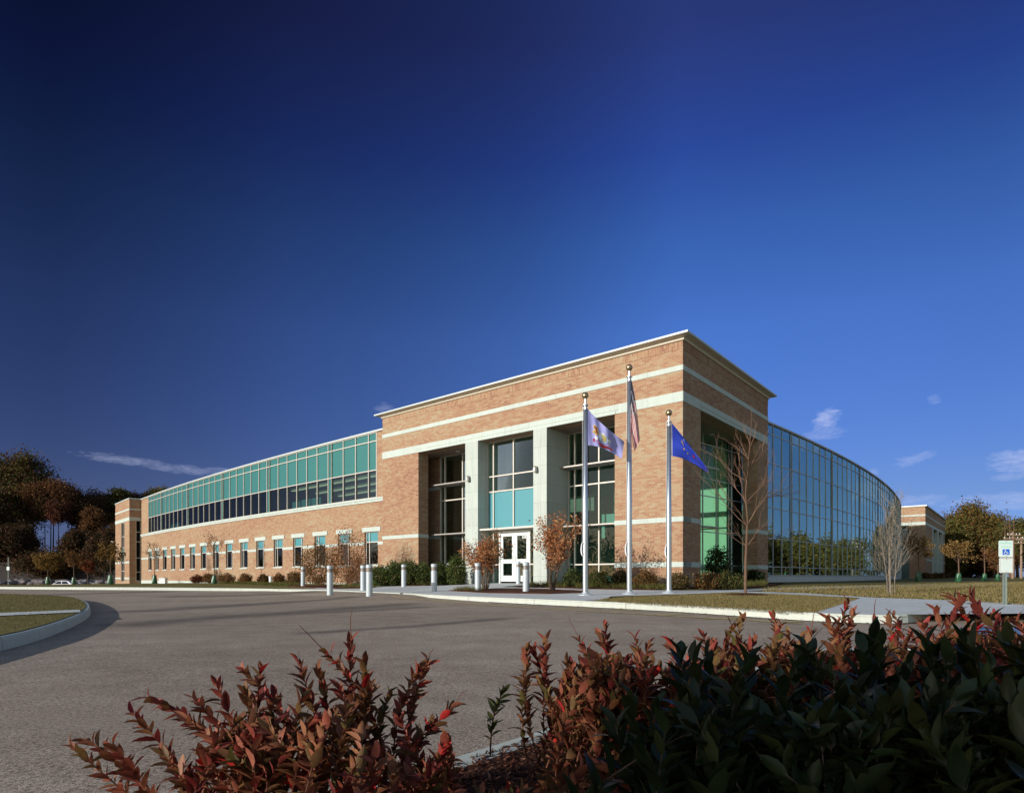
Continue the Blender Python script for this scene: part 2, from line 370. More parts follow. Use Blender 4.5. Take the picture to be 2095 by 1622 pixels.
def asphalt_mat():
    m, n, p = new_mat('asphalt'); tc = n.new('ShaderNodeTexCoord').outputs['Object']
    big = n.noise(n.new('ShaderNodeMapping', inp={'Vector': tc, 'Rotation': (0, 0, .5), 'Scale': (.7, 1.6, 1)}).outputs[0], 0.26, 4, 0.65); mid = n.noise(tc, 2.2, 5, 0.65); sp = n.noise(tc, 45, 3, 0.75); sp2 = n.noise(tc, 150, 2, 0.7)
    g = n.math('ADD', n.math('MULTIPLY', big, 0.55), n.math('MULTIPLY', mid, 0.45))
    c = n.ramp(g, [(0.32, (0.205, 0.160, 0.122)), (0.5, (0.292, 0.236, 0.184)), (0.68, (0.375, 0.312, 0.252))])
    c = n.mix(0.9, c, n.ramp(sp, [(0.34, (0.36, .34, .33)), (0.48, 1.0), (0.64, 1.45)]), 'MULTIPLY')
    c = n.mix(0.8, c, n.ramp(sp2, [(0.36, (0.55, .53, .52)), (0.5, 1.0), (0.66, 1.5)]), 'MULTIPLY')
    se = n.new('ShaderNodeSeparateXYZ', inp={0: tc}); X, Y = se.outputs[0], se.outputs[1]
    # worn tyre tracks sweeping across the drive
    tot = None
    wob = n.math('MULTIPLY_ADD', n.noise(tc, 0.5, 2), 0.5, -0.25)
    for (x0, y0), (x1, y1), wd in TRACKS:
        L = math.hypot(x1 - x0, y1 - y0); tx, ty = (x1 - x0) / L, (y1 - y0) / L
        a = n.math('ADD', n.math('MULTIPLY', n.math('SUBTRACT', X, x0), tx), n.math('MULTIPLY', n.math('SUBTRACT', Y, y0), ty))
        d = n.math('ADD', n.math('MULTIPLY', n.math('SUBTRACT', X, x0), -ty), n.math('MULTIPLY', n.math('SUBTRACT', Y, y0), tx))
        # gentle sag makes the track an arc
        an = n.math('DIVIDE', a, L)
        d = n.math('ADD', d, n.math('MULTIPLY', n.math('MULTIPLY', an, n.math('SUBTRACT', 1.0, an)), L * 0.05))
        k = n.math('SUBTRACT', 1.0, n.math('DIVIDE', n.math('ABSOLUTE', n.math('ADD', d, wob)), wd), clamp=True)
        e = n.math('MULTIPLY', n.math('MULTIPLY', n.math('SUBTRACT', 1.0, n.math('ABSOLUTE', n.math('MULTIPLY_ADD', an, 2.0, -1.0))), 4.0, clamp=True), k)
        tot = e if tot is None else n.math('MAXIMUM', tot, e)
    st = n.noise(tc, 5.0, 4, 0.6)
    tot = n.math('MULTIPLY', tot, n.math('MULTIPLY_ADD', st, 0.8, 0.3))
    c = n.mix(n.math('MULTIPLY', tot, 1.1, clamp=True), c, (0.070, 0.060, 0.056))
    n.l.new(c, p.inputs['Base Color']); p.inputs['Roughness'].default_value = 0.88; p.inputs['Specular IOR Level'].default_value = 0.25
    bump(n, p, n.math('ADD', sp2, sp), 0.6, 0.006); return m
def ground_mat(name, stops, scales=(0.35, 3.0, 40.0), rough=0.95, bs=0.5, bd=0.02):
    m, n, p = new_mat(name); tc = n.new('ShaderNodeTexCoord').outputs['Object']
    a, b, c3 = (n.noise(tc, s, 5, 0.62) for s in scales)
    g = n.math('ADD', n.math('MULTIPLY', a, 0.35), n.math('ADD', n.math('MULTIPLY', b, 0.3), n.math('MULTIPLY', c3, 0.35)))
    n.l.new(n.ramp(g, stops), p.inputs['Base Color']); p.inputs['Roughness'].default_value = rough; p.inputs['Specular IOR Level'].default_value = 0.1
    bump(n, p, n.math('ADD', c3, b), bs, bd); return m
def bark_mat(name, a, b):
    m, n, p = new_mat(name); tc = n.new('ShaderNodeTexCoord').outputs['Object']
    mp = n.new('ShaderNodeMapping', inp={'Vector': tc, 'Scale': (14, 14, 3)}); f = n.noise(mp.outputs[0], 2.0, 5, 0.65)
    n.l.new(n.ramp(f, [(0.3, a), (0.7, b)]), p.inputs['Base Color']); p.inputs['Roughness'].default_value = 0.9; p.inputs['Specular IOR Level'].default_value = 0.15
    bump(n, p, f, 0.6, 0.01); return m

M = {}
M['brick'] = brick_mat('brick')
M['stone'] = stone_mat('limestone', (0.46, 0.52, 0.475), 1.53, 11.0)
M['concrete_panel'] = stone_mat('precast_panel', (0.43, 0.475, 0.43), 30.0, 0.86)
M['kerb'] = stone_mat('kerb_concrete', (0.48, 0.51, 0.455), 3.0, 9.0, 0.014)
M['pave'] = stone_mat('paving_concrete', (0.52, 0.54, 0.54), 1.5, 1.5)
M['cornice'] = plain('cornice_metal', (0.52, 0.48, 0.38), 0.55, 0.0, 0.06, 1.0)
M['cap'] = plain('cap_metal', (0.48, 0.54, 0.52), 0.5, 0.1, 0.04, 1.0)
M['mullion'] = plain('mullion_metal', (0.54, 0.50, 0.44), 0.45, 0.1, 0.05, 1.0)
M['mullion_grey'] = plain('mullion_grey_metal', (0.40, 0.41, 0.40), 0.5, 0.1, 0.05, 1.0)
M['door'] = plain('white_door_metal', (0.64, 0.67, 0.64), 0.4, 0.0, 0.03, 1.0)
M['teal'] = plain('teal_spandrel', (0.040, 0.160, 0.150), 0.25, 0.0, 0.05, 0.4)
M['teal_dark'] = plain('teal_spandrel_tall', (0.05, 0.17, 0.19), 0.12, 0.0, 0.10, 0.4)
M['aqua'] = plain('aqua_spandrel', (0.072, 0.25, 0.285), 0.25, 0.0, 0.05, 0.4)
M['glass'] = glass_mat('vision_glass', (0.40, 0.48, 0.42), 0.0, 0.13)
M['glass_side'] = glass_mat('curtain_glass', (0.30, 0.42, 0.40), 0.36, 0.72, (0.66, 0.90, 0.78))
M['glass_lobby'] = glass_mat('lobby_glass', (0.56, 0.78, 0.68), 0.02, 0.20)
M['soffit'] = plain('soffit_panel', (0.21, 0.155, 0.115), 0.8, 0.0, 0.05, 0.6)
M['inner'] = plain('interior_wall', (0.15, 0.155, 0.14), 0.9, 0.0, 0.2, 0.3)
M['lobby'] = plain('lobby_wall', (0.36, 0.50, 0.36), 0.9, 0.0, 0.06, 0.3)
M['ceil'] = plain('interior_ceiling', (0.42, 0.42, 0.38), 0.9, 0.0, 0.05, 0.5)
M['roof'] = plain('roof_membrane', (0.35, 0.35, 0.34), 0.9)
M['grille'] = plain('sunshade_metal', (0.36, 0.33, 0.30), 0.45, 0.4, 0.06, 1.0)
M['alu'] = plain('brushed_aluminium', (0.46, 0.50, 0.54), 0.34, 0.85, 0.05, 8.0)
M['alu_paint'] = plain('bollard_paint', (0.42, 0.47, 0.50), 0.4, 0.15, 0.05, 4.0)
M['louvre'] = plain('bollard_louvre', (0.34, 0.30, 0.27), 0.5, 0.4, 0.1, 20)
M['gold'] = plain('bronze_gold', (0.42, 0.32, 0.17), 0.28, 0.9, 0.1, 6.0)
M['rope'] = plain('halyard_rope', (0.62, 0.62, 0.62), 0.9)
M['lamp'] = plain('lamp_body', (0.42, 0.40, 0.36), 0.4, 0.4, 0.1, 10)
M['bag'] = plain('watering_bag', (0.014, 0.080, 0.030), 0.35, 0.0, 0.45, 5.0)
M['white'] = plain('white_plastic', (0.70, 0.74, 0.74), 0.5)
M['car_paint'] = plain('white_car_paint', (0.75, 0.77, 0.80), 0.15, 0.0, 0.02)
M['car_glass'] = plain('dark_car_glass', (0.015, 0.018, 0.022), 0.05)
M['rubber'] = plain('tyre_rubber', (0.02, 0.02, 0.02), 0.8)
M['chrome'] = plain('wheel_metal', (0.5, 0.5, 0.52), 0.3, 0.8)
M['tail_red'] = plain('tail_lamp', (0.35, 0.02, 0.02), 0.2)
M['wood'] = bark_mat('pole_wood', (0.20, 0.13, 0.09), (0.34, 0.24, 0.17))
M['bark'] = bark_mat('bark_brown', (0.06, 0.040, 0.028), (0.13, 0.09, 0.065))
M['bark_dark'] = bark_mat('bark_dark', (0.018, 0.012, 0.010), (0.045, 0.032, 0.025))
M['bark_red'] = bark_mat('bark_reddish', (0.085, 0.05, 0.033), (0.17, 0.105, 0.07))
M['bark_pale'] = bark_mat('bark_pale', (0.12, 0.097, 0.075), (0.25, 0.21, 0.165))
M['stemred'] = bark_mat('shrub_stem', (0.08, 0.030, 0.018), (0.17, 0.07, 0.04))
M['leaf'] = leaf_mat('leaf', 0.30, 0.75, 0.12)
M['leaf_near'] = leaf_mat('leaf_near', 0.25, 0.55, 0.2)
M['leaf_laurel'] = leaf_mat('leaf_laurel', 0.10, 0.42, 0.25)
M['lawn'] = ground_mat('lawn_soil', [(0.30, (0.072, 0.058, 0.020)), (0.45, (0.130, 0.110, 0.036)), (0.56, (0.172, 0.143, 0.050)), (0.72, (0.215, 0.158, 0.078))])
M['mulch'] = ground_mat('mulch', [(0.3, (0.022, 0.010, 0.007)), (0.5, (0.070, 0.028, 0.017)), (0.7, (0.15, 0.068, 0.040))], (1.0, 9.0, 60.0), bs=0.9, bd=0.03)
M['earth'] = ground_mat('earth', [(0.3, (0.05, 0.042, 0.02)), (0.5, (0.10, 0.085, 0.036)), (0.7, (0.15, 0.12, 0.06))])
M['grass'] = leaf_mat('grass_blade', 0.3, 0.6, 0.2)
M['rock'] = ground_mat('rubble_rock', [(0.3, (0.06, 0.05, 0.05)), (0.5, (0.15, 0.13, 0.13)), (0.7, (0.28, 0.26, 0.26))], (0.5, 2.0, 8.0))
M['yellow'] = plain('yellow_line_paint', (0.50, 0.38, 0.12), 0.8, 0.0, 0.4, 2.0)
M['bluepaint'] = plain('blue_road_paint', (0.10, 0.17, 0.30), 0.6, 0.0, 0.25, 3.0)
M['sign_white'] = plain('sign_sheet', (0.58, 0.68, 0.64), 0.4, 0.0, 0.02)
M['sign_green'] = plain('sign_green_ink', (0.22, 0.62, 0.46), 0.5)
M['sign_blue'] = plain('sign_blue_ink', (0.01, 0.10, 0.55), 0.5)
M['sign_red'] = plain('sign_red_ink', (0.55, 0.12, 0.12), 0.5)
M['sign_grey'] = plain('sign_grey_ink', (0.60, 0.66, 0.64), 0.5)
M['post'] = plain('sign_post_steel', (0.25, 0.30, 0.27), 0.45, 0.5, 0.15, 8)
TRACKS = []
def _trk(a, b, wd):
    TRACKS.append((G(*a, off=-.15), G(*b, off=-.15), wd))
_trk((195, 1255), (640, 1228), 1.0); _trk((300, 1246), (760, 1222), 0.8); _trk((205, 1283), (520, 1256), 1.0); _trk((330, 1271), (860, 1233), 1.0); _trk((430, 1262), (900, 1240), 0.7); _trk((300, 1221), (680, 1214), 1.2); _trk((60, 1217), (360, 1209), 1.2); _trk((560, 1300), (1080, 1262), 0.35)
M['asphalt'] = asphalt_mat()
def emis(name, col, st):
    m = bpy.data.materials.new(name); m.use_nodes = True; p = m.node_tree.nodes['Principled BSDF']
    p.inputs['Base Color'].default_value = (*col, 1); p.inputs['Emission Color'].default_value = (*col, 1); p.inputs['Emission Strength'].default_value = st; return m
M['tube_light'] = emis('ceiling_lamp', (0.75, 0.9, 0.6), 0.55)

# ------------------------------------------------------------------ ground, road, kerbs, paving
def grid_sheet(name, x0, x1, y0, y1, nx, ny, zf, mat):
    xs = np.linspace(x0, x1, nx); ys = np.linspace(y0, y1, ny); X, Y = np.meshgrid(xs, ys); Z = zf(X, Y)
    V = np.c_[X.ravel(), Y.ravel(), Z.ravel()]; i = np.arange(nx * ny).reshape(ny, nx)
    Fc = np.c_[i[:-1, :-1].ravel(), i[:-1, 1:].ravel(), i[1:, 1:].ravel(), i[1:, :-1].ravel()]
    return npmesh(name, V, Fc, None, mat, smooth=True)
def lot_dip(x, y):
    """the car park behind the lawn bank lies lower, then climbs to the wood"""
    t = np.clip((-x - 0.40 * y - 8) / 10, 0, 1) * np.clip((y - 60) / 14, 0, 1)
    z = np.interp(y, [60, 74, 88, 100, 125, 140, 300], [-.8, -1.9, -2.05, -1.8, -.95, -.6, 1.5])
    return t, z
def terrain(x, y):
    b = surf(x, y) - 0.30
    t, z = lot_dip(x, y); b = b * (1 - t) + z * t
    return b
g = grid_sheet('ground', -130, 150, -40, 200, 180, 160, terrain, M['earth']); tag(g, kind='structure')
g = MB(); g.face([(-2500, -2500, -1.6), (2500, -2500, -1.6), (2500, 2500, -1.6), (-2500, 2500, -1.6)]); tag(g.build('terrain', M['earth']), kind='structure')

def lerp2(a, b, t): return (a[0] + (b[0] - a[0]) * t, a[1] + (b[1] - a[1]) * t)
nrm = lambda v: (v[0] / math.hypot(*v), v[1] / math.hypot(*v))
def inset(pts, d):
    out = []
    for i, p in enumerate(pts):
        a = pts[max(0, i - 1)]; b = pts[min(len(pts) - 1, i + 1)]; t = nrm((b[0] - a[0], b[1] - a[1])); out.append((p[0] - t[1] * d, p[1] + t[0] * d))
    return out
RB = -0.15
KPX = [(0, 1204.8), (150, 1205.8), (293, 1206.9), (478, 1208.8), (565, 1210.6), (677, 1213.7), (759, 1218.0), (830, 1221.2), (899, 1226.8), (1040, 1234.0), (1180, 1240.8), (1352, 1249.6), (1492, 1259),
       (1638, 1269.5), (1727, 1273.5), (1800, 1276), (1852, 1275.5), (1880, 1271), (1900, 1264), (1922, 1254.5), (1940, 1249.6), (1973, 1249.4), (2095, 1254), (2260, 1261)]
KP = [(-70, 60), (-50, 49.5)] + [G(x, y, RB) for x, y in KPX] + [(17, 8.2), (40, -8)]
KH = [0.15, 0.15] + [0.15] * 4 + [0.10, 0.012, 0.012, 0.03, 0.11] + [0.15] * 15 + [0.15, 0.15]
def chaikin(P_, H_):
    A, B_ = [P_[0]], [H_[0]]
    for a, b, h0, h1 in zip(P_[:-1], P_[1:], H_[:-1], H_[1:]):
        for t in (.25, .75): A.append((a[0] + (b[0] - a[0]) * t, a[1] + (b[1] - a[1]) * t)); B_.append(h0 + (h1 - h0) * t)
    return A + [P_[-1]], B_ + [H_[-1]]
KS, KSH = chaikin(KP, KH)
def road_z(x, y):
    z = surf(x, y) + RB
    for (kx, ky), h in zip(KP[5:12], KH[5:12]):
        wgt = np.exp(-((x - kx) ** 2 + (y - ky) ** 2) / (2 * 1.7 ** 2))
        z = np.maximum(z, surf(x, y) + RB + (0.15 - h) * wgt)
    return z
road_poly = KS + [(60, -30), (-95, -30), (-95, 62)]
tag(sheet('road', road_poly, M['asphalt'], 0.0, 1.2, road_z), kind='structure')
land_poly = KS[::-1] + [(-78, 66), (-40, 80), (-12, 100), (40, 118), (130, 118), (130, -8)]
def land_z(x, y):
    t, z = lot_dip(x, y); s0 = surf(x, y) - 0.03
    return s0 * (1 - t) + (z - .3) * t
tag(sheet('lawn', land_poly, M['lawn'], 0.0, 1.6, land_z), kind='structure')

def kerb(name, pts, hs, side=1, wdt=0.16, closed=False, base=None, lift=0.004):
    """concrete kerb with a rounded top edge swept along a plan line; side=+1 puts the body on the left of travel"""
    # resample
    P = [Vector((x, y, 0)) for x, y in pts]; rs, rh = [], []
    for i in range(len(P) - 1):
        n = max(1, int((P[i + 1] - P[i]).length / 0.5))
        for k in range(n): rs.append(P[i].lerp(P[i + 1], k / n)); rh.append(hs[i] + (hs[i + 1] - hs[i]) * k / n)
    rs.append(P[-1]); rh.append(hs[-1]); mb = MB(); L = 0; prof = None
    for i, p in enumerate(rs):
        t = (rs[min(i + 1, len(rs) - 1)] - rs[max(i - 1, 0)]).normalized(); nn = Vector((-t.y, t.x, 0)) * side
        if i: L += (p - rs[i - 1]).length
        z1 = sf(p.x, p.y) + lift; z0 = z1 - rh[i] - 0.10; h = rh[i]
        pr = [(0.0, z0), (0.0 + 0.012, z1 - min(0.035, h * .3)), (0.022, z1 - min(.012, h * .1)), (0.045, z1), (wdt, z1), (wdt, z0)]
        q = [(p + nn * d) for d, z in pr]; q = [(v.x, v.y, z) for v, (d, z) in zip(q, pr)]
        if prof:
            for a in range(5):
                va = [0, .12, .15, .17, .3, .5][a]; vb = [0, .12, .15, .17, .3, .5][a + 1]
                mb.face([prof[a], q[a], q[a + 1], prof[a + 1]], [(L0, va), (L, va), (L, vb), (L0, vb)])
        prof = q; L0 = L
    return mb.build(name, M['kerb'])
tag(kerb('kerb', KS, KSH, 1), kind='structure')
# the strip of grit and leaf dirt that gathers along the gutter
M['gutter_dirt'] = ground_mat('gutter_dirt', [(0.3, (0.03, 0.02, 0.014)), (0.5, (0.075, 0.050, 0.034)), (0.7, (0.14, 0.10, 0.07))], (1.0, 6.0, 50.0))
mb = MB(); ki = [i for i, k in enumerate(KS) if -1.5 < k[0] < 12 and k[1] < 19]; gl = [KS[i] for i in ki]; ga, gb = inset(gl, -0.015), inset(gl, -0.13)
for i in range(len(gl) - 1):
    for k in range(6):
        t0, t1 = k / 6, (k + 1) / 6; w0, w1 = (.5 + .5 * abs(math.sin(5 * (i + t0)))), (.5 + .5 * abs(math.sin(5 * (i + t1))))
        q = [lerp2(ga[i], ga[i + 1], t0), lerp2(ga[i], ga[i + 1], t1)]; r_ = [lerp2(gb[i], gb[i + 1], t0), lerp2(gb[i], gb[i + 1], t1)]
        qq = [q[0], q[1], lerp2(q[1], r_[1], w1), lerp2(q[0], r_[0], w0)]
        mb.face([(x, y, float(road_z(np.array([x]), np.array([y]))[0]) + 0.010) for x, y in qq][::-1])
tag(mb.build('gutter', M['gutter_dirt']), kind='structure')

# plaza, paths (plan coordinates found from the photo)
PL = [G(565, 1210.0, -.13)] + [KP[i] for i in range(6, 14)]
D1 = (-.7676, .6409); D2 = (.641, .7676); C0 = (6.7, 24.0)
FR = Frame(C0, D1, (-D2[0], -D2[1])); SD = Frame(C0, D2, (-D1[0], -D1[1]))
def fp(s, d): return FR.P(s, d, 0)[:2]
front_edge = inset([KP[i] for i in range(6, 13)], 0.10)          # from x=478 to x=1180 along the kerb
plaza = front_edge + [G(1235, 1226.5), G(1250, 1219.5), G(1420, 1214.2), G(1510, 1210.5), G(1515, 1206), G(1400, 1207.5), fp(1.5, 2.7), fp(7.2, 2.6), fp(7.35, -0.72), fp(10.95, -0.72), fp(11.2, 2.2), fp(14.8, 3.4), fp(17.5, 4.2), G(640, 1203.5)]
def plaza_z(x, y): return np.minimum(surf(x, y), road_z(x, y) + 0.006 + np.clip(surf(x, y) - road_z(x, y), 0, 0.16)) + 0.0
tag(sheet('plaza_pavement', plaza, M['pave'], 0.0, 0.9, lambda x, y: surf(x, y)), kind='structure')
kin = inset(KS, 0.12); k0 = min(range(len(KS)), key=lambda i: abs(CX + F * KS[i][0] / KS[i][1] - 1660) if KS[i][1] > 5 and KS[i][0] < 7 else 1e9); k1 = min(range(len(KS)), key=lambda i: math.hypot(KS[i][0] - 12.5, KS[i][1] - 11.1))
path1 = [G(1500, 1210.8), G(1640, 1216.5), G(1760, 1222.5), G(1790, 1224.8)] + kin[k0:k1 + 1] + [G(2240, 1243), G(2095, 1236), G(1950, 1227.5), G(1790, 1222.0), G(1650, 1213.2), G(1510, 1208.4)]
tag(sheet('path', path1, M['pave'], 0.0, 0.8), kind='structure')
path2 = [G(1500, 1208.3), G(1660, 1203.8), G(1700, 1203.0), G(1850, 1201.4), G(2000, 1198.2), G(2095, 1194.5), G(2200, 1190.5), G(2200, 1189), G(2095, 1192.6), G(2000, 1196), G(1850, 1199.2), G(1700, 1201.2), G(1500, 1206.3)]
tag(sheet('path', path2, M['pave'], 0.004, 0.8), kind='structure')
# mulch beds
def bed(pts, name='mulch_bed', off=0.03): return tag(sheet(name, pts, M['mulch'], off, 0.6, None, 0.06), kind='structure')
bed([G(918, 1208.5), G(960, 1205.5), G(1030, 1204.5), G(1120, 1205.5), G(1200, 1210), G(1195, 1212.5), G(1120, 1214.8), G(1000, 1213)])
bed([G(590, 1198.5), G(640, 1197.5), G(760, 1198.5), G(768, 1201), G(745, 1203.5), G(690, 1204.2), G(640, 1202)])
bed([fp(-.1, .05), fp(-.1, 2.5), fp(1.5, 2.6), fp(3.6, 2.5), fp(6.5, 2.4), fp(6.55, -1.6), fp(3.1, -1.6), fp(3.05, .05)], off=0.02)
bed([fp(11.9, .05), fp(11.9, 2.1), fp(14.8, 3.2), fp(18.7, 4.0), fp(18.7, .05)], off=0.02)
bed([SD.P(.05, .06, 0)[:2], SD.P(.05, 1.9, 0)[:2], SD.P(4, 2.1, 0)[:2], SD.P(8, 1.4, 0)[:2], SD.P(10, .9, 0)[:2], SD.P(10, .06, 0)[:2]], off=0.02)
# left traffic island
IPX = [(-420, 1434), (-240, 1391), (-110, 1360), (0, 1331.5), (76, 1312), (134, 1289.5), (168, 1273), (184, 1261), (187, 1252), (181, 1242), (168, 1234.5), (149, 1229.5), (100, 1225.5), (0, 1221.5), (-200, 1217.5), (-500, 1213)]
IP = [G(x, y, RB) for x, y in IPX]
IP, _h = chaikin(IP, [0.15] * len(IP))
tag(kerb('kerb', IP, _h, 1), kind='structure')
isl = inset(IP, 0.10)
tag(sheet('lawn', isl, M['lawn'], 0.015, 0.7), kind='structure')
tag(sheet('path', [G(-200, 1270), G(0, 1262.5), G(165, 1254.5), G(163, 1249.5), G(0, 1256.5), G(-200, 1263)], M['pave'], 0.03, 0.6), kind='structure')
# foreground planting bed with its kerb
FK = [(-2.9, -0.55), (-1.6, 0.93), (-.67, 2.0), (.17, 2.96), (2.3, 5.4), (3.0, 6.0), (3.8, 6.1), (4.6, 5.6), (6.0, 4.2), (9.5, 0.5)]
tag(kerb('kerb', FK, [0.15] * len(FK), -1), kind='structure')
fbed = [(a, b) for a, b in inset(FK, -0.12)] + [(9.5, -4), (-2.9, -4)]
tag(sheet('mulch_bed', fbed, M['mulch'], 0.0, 0.35), kind='structure')
# parking lot far left
lot = [(-48, 76), (-100, 76), (-118, 100), (-118, 124), (-62, 124), (-50, 100)]
tag(sheet('parking_lot', lot, M['asphalt'], 0.05, 2.5, terrain), kind='structure')
lotk = MB()
# painted lines
def stripe(name, pxs, wd, mat, off=RB + 0.006):
    pts = [G(x, y, RB) for x, y in pxs]; a = inset(pts, wd / 2); b = inset(pts, -wd / 2)
    mb = MB()
    for i in range(len(pts) - 1):
        n = 8
        for k in range(n):
            q = [lerp2(b[i], b[i + 1], k / n), lerp2(b[i], b[i + 1], (k + 1) / n), lerp2(a[i], a[i + 1], (k + 1) / n), lerp2(a[i], a[i + 1], k / n)]
            mb.face([(x, y, float(road_z(np.array([x]), np.array([y]))[0]) + 0.012) for x, y in q])
    return tag(mb.build(name, mat), kind='structure')
stripe('yellow_line', [(800, 1225), (905, 1231.5), (1040, 1240.5), (1180, 1249), (1352, 1259), (1518, 1269), (1640, 1276)], 0.10, M['yellow'])
for a, b in (((1255, 1247), (1312, 1250.8)), ((1330, 1258.5), (1418, 1256.5)), ((1440, 1267), (1512, 1264.5)), ((1560, 1271.6), (1640, 1272.3)), ((1160, 1243.8), (1226, 1245.6))):
    stripe('yellow_line', [a, b], 0.09, M['yellow'])
mb = MB(); q = [G(1985, 1300, RB), G(2130, 1306, RB), G(2140, 1289, RB), G(2010, 1283, RB)]
mb.face([(x, y, sf(x, y) + RB + 0.02) for x, y in q]); tag(mb.build('parking_marking', M['bluepaint']), kind='structure')

# ------------------------------------------------------------------ the building
B = thing('office_building', 'two storey brick and teal glass office building with tall corner entrance block and curved wings', 'building', (6.7, 24, -.5))
ZB = -1.0                                     # walls go a little into the ground
H_BAND = [(8.10, 8.306), (6.877, 7.27)]
def frame_grid(mb, fr, s_list, z_list, d0, d1, w=0.06, hz=0.06):
    """mullion grid: verticals full height, rails butted between them"""
    s_list = sorted(s_list); z_list = sorted(z_list)
    for s in s_list: mb.fbox(fr, s - w / 2, s + w / 2, d0, d1, z_list[0], z_list[-1])
    for z in z_list:
        for a, b in zip(s_list[:-1], s_list[1:]):
            if b - a > w + .01: mb.fbox(fr, a + w / 2, b - w / 2, d0 + .006, d1 - .006, z - hz / 2, z + hz / 2)
def panes(mb, fr, s_list, z_list, d, jit=0.004, skip=None, only=None):
    for a, b in zip(s_list[:-1], s_list[1:]):
        for c, e in zip(z_list[:-1], z_list[1:]):
            if skip and skip(a, b, c, e): continue
            q = [d + random.uniform(-jit, jit) for _ in range(3)]; q.append(q[0] + q[2] - q[1])
            mb.face([fr.P(a, q[0], c), fr.P(b, q[1], c), fr.P(b, q[2], e), fr.P(a, q[3], e)])

# --- corner entrance block (portico)
LF, LS = 18.62, 10.42; TH = 0.73; ZT = 9.26; HD = 6.877
OP = [(3.05, 6.61), (7.39, 10.94), (11.83, 15.49)]
mb = MB()
wall_holes(mb, FR, 0.0, LF, ZB, ZT, [(3.05, 15.49, ZB, HD)], TH)
wall_holes(mb, SD, TH + .0005, LS, ZB, ZT, [(1.73, 8.80, ZB, HD)], TH)
LR = Frame(FR.P(LF, 0, 0)[:2], D2, D1)          # left return of the block
wall_holes(mb, LR, TH + .0005, LS, 1.0, ZT, [], 0.3)
BKF = Frame(SD.P(LS, 0, 0)[:2], D1, D2)
wall_holes(mb, BKF, .75, LF - .31, HD, ZT, [], 0.3)
mb.build('brick_wall', M['brick'], B)
mb = MB(); mb.fbox(FR, -.004, LF + .004, -.05, .012, 8.93, 9.235, swap=True); mb.fbox(SD, .03, LS, -.05, .012, 8.93, 9.235, swap=True)
mb.build('soldier_course', M['brick'], B)
# stone bands
for z0, z1 in H_BAND:
    mb = MB(); mb.fbox(FR, -.022, LF + .022, -.03, .022, z0, z1); mb.fbox(SD, .0305, LS + .01, -.03, .022, z0, z1); mb.build('stone_band', M['stone'], B)
for z0, z1 in ((2.165, 2.36), (.375, .58)):
    for a, b in ((-.022, 3.05 + .015), (15.49 - .015, LF + .02)):
        mb = MB(); mb.fbox(FR, a, b, -TH - .015, .022, z0, z1)
        if a < 0: mb.fbox(SD, .0225, TH + .0155, -.03, .022, z0, z1); mb.fbox(SD, TH + .016, 1.73 + .015, -TH - .015, .022, z0, z1)
        mb.build('stone_band', M['stone'], B)
    mb = MB(); mb.fbox(SD, 8.80 - .015, LS, -TH - .015, .022, z0, z1); mb.build('stone_band', M['stone'], B)
# cornice: profile swept round the three visible sides
def cornice(mb, L0, L1, prof):
    # corner path: left end, corner, right end (plan) with mitres
    def ring(s, d, which):
        return None
pts = []
mb = MB()
prof = [(0.0, 9.262), (.055, 9.262), (.075, 9.29), (.075, 9.345), (.11, 9.365), (.22, 9.382), (.305, 9.388), (.315, 9.40), (.36, 9.40), (.36, 9.475), (.33, 9.485), (-.4, 9.485)]
def cpath(d):
    return [LR.P(LS, d, 0), (FR.P(LF + d, d, 0)), (FR.P(-d, d, 0)), SD.P(LS + d, d, 0), BKF.P(4, d, 0)]
for (d0, z0), (d1, z1) in zip(prof[:-1], prof[1:]):
    a, b = cpath(d0), cpath(d1); mi = 1 if z0 >= 9.39 else 0
    for i in range(4):
        mb.face([(*a[i][:2], z0), (*a[i + 1][:2], z0), (*b[i + 1][:2], z1), (*b[i][:2], z1)], None, mi)
mb.build('cornice', [M['cornice'], M['cap']], B)
mb = MB(); mb.face([FR.P(.3, -.3, 9.40), FR.P(LF - .3, -.3, 9.40), FR.P(LF - .3, -LS + .3, 9.40), FR.P(.3, -LS + .3, 9.40)]); mb.build('roof', M['roof'], B)
# soffit / porch ceiling
mb = MB(); mb.fbox(FR, TH + .004, LF - .32, -LS + .1, -TH + .004, HD - .012, HD + .25); mb.build('soffit', M['soffit'], B)
for s, d in ((4.8, -1.2), (13.6, -1.2), (1.25, -3.6), (1.3, -6.2)):
    mb = MB(); p = FR.P(s, d, HD - .014); mb.lathe([(0.0, -.012), (.10, -.012), (.12, 0.0), (.12, .02)], 14, p); mb.build('downlight', M['white'], B)
# limestone surround: three portals, two deep piers of the vestibule
DB = -1.735
mb = MB()
for a, b, back in ((6.61, 7.39, DB + .05), (10.94, 11.83, DB + .05)):
    mb.fbox(FR, a, b, back, .045, ZB, HD - .004)
mb.build('entrance_pier', M['concrete_panel'], B)
mb = MB()
mb.fbox(FR, 2.85, 15.69, -.02, .040, HD + .16, HD + .175) ; mb.fbox(FR, 3.0, 15.55, -.02, .046, HD - .01, HD + .13)
mb.fbox(FR, 6.98, 7.02, .0, .052, ZB, HD - .02); mb.fbox(FR, 11.3, 11.34, .0, .052, ZB, HD - .02)
mb.build('portal_lintel', M['stone'], B)
mb = MB(); mb.fbox(SD, 1.6, 8.9, -.02, .040, HD + .16, HD + .18); mb.fbox(SD, 1.72, 8.82, -.02, .046, HD - .01, HD + .12); mb.build('portal_lintel', M['stone'], B)
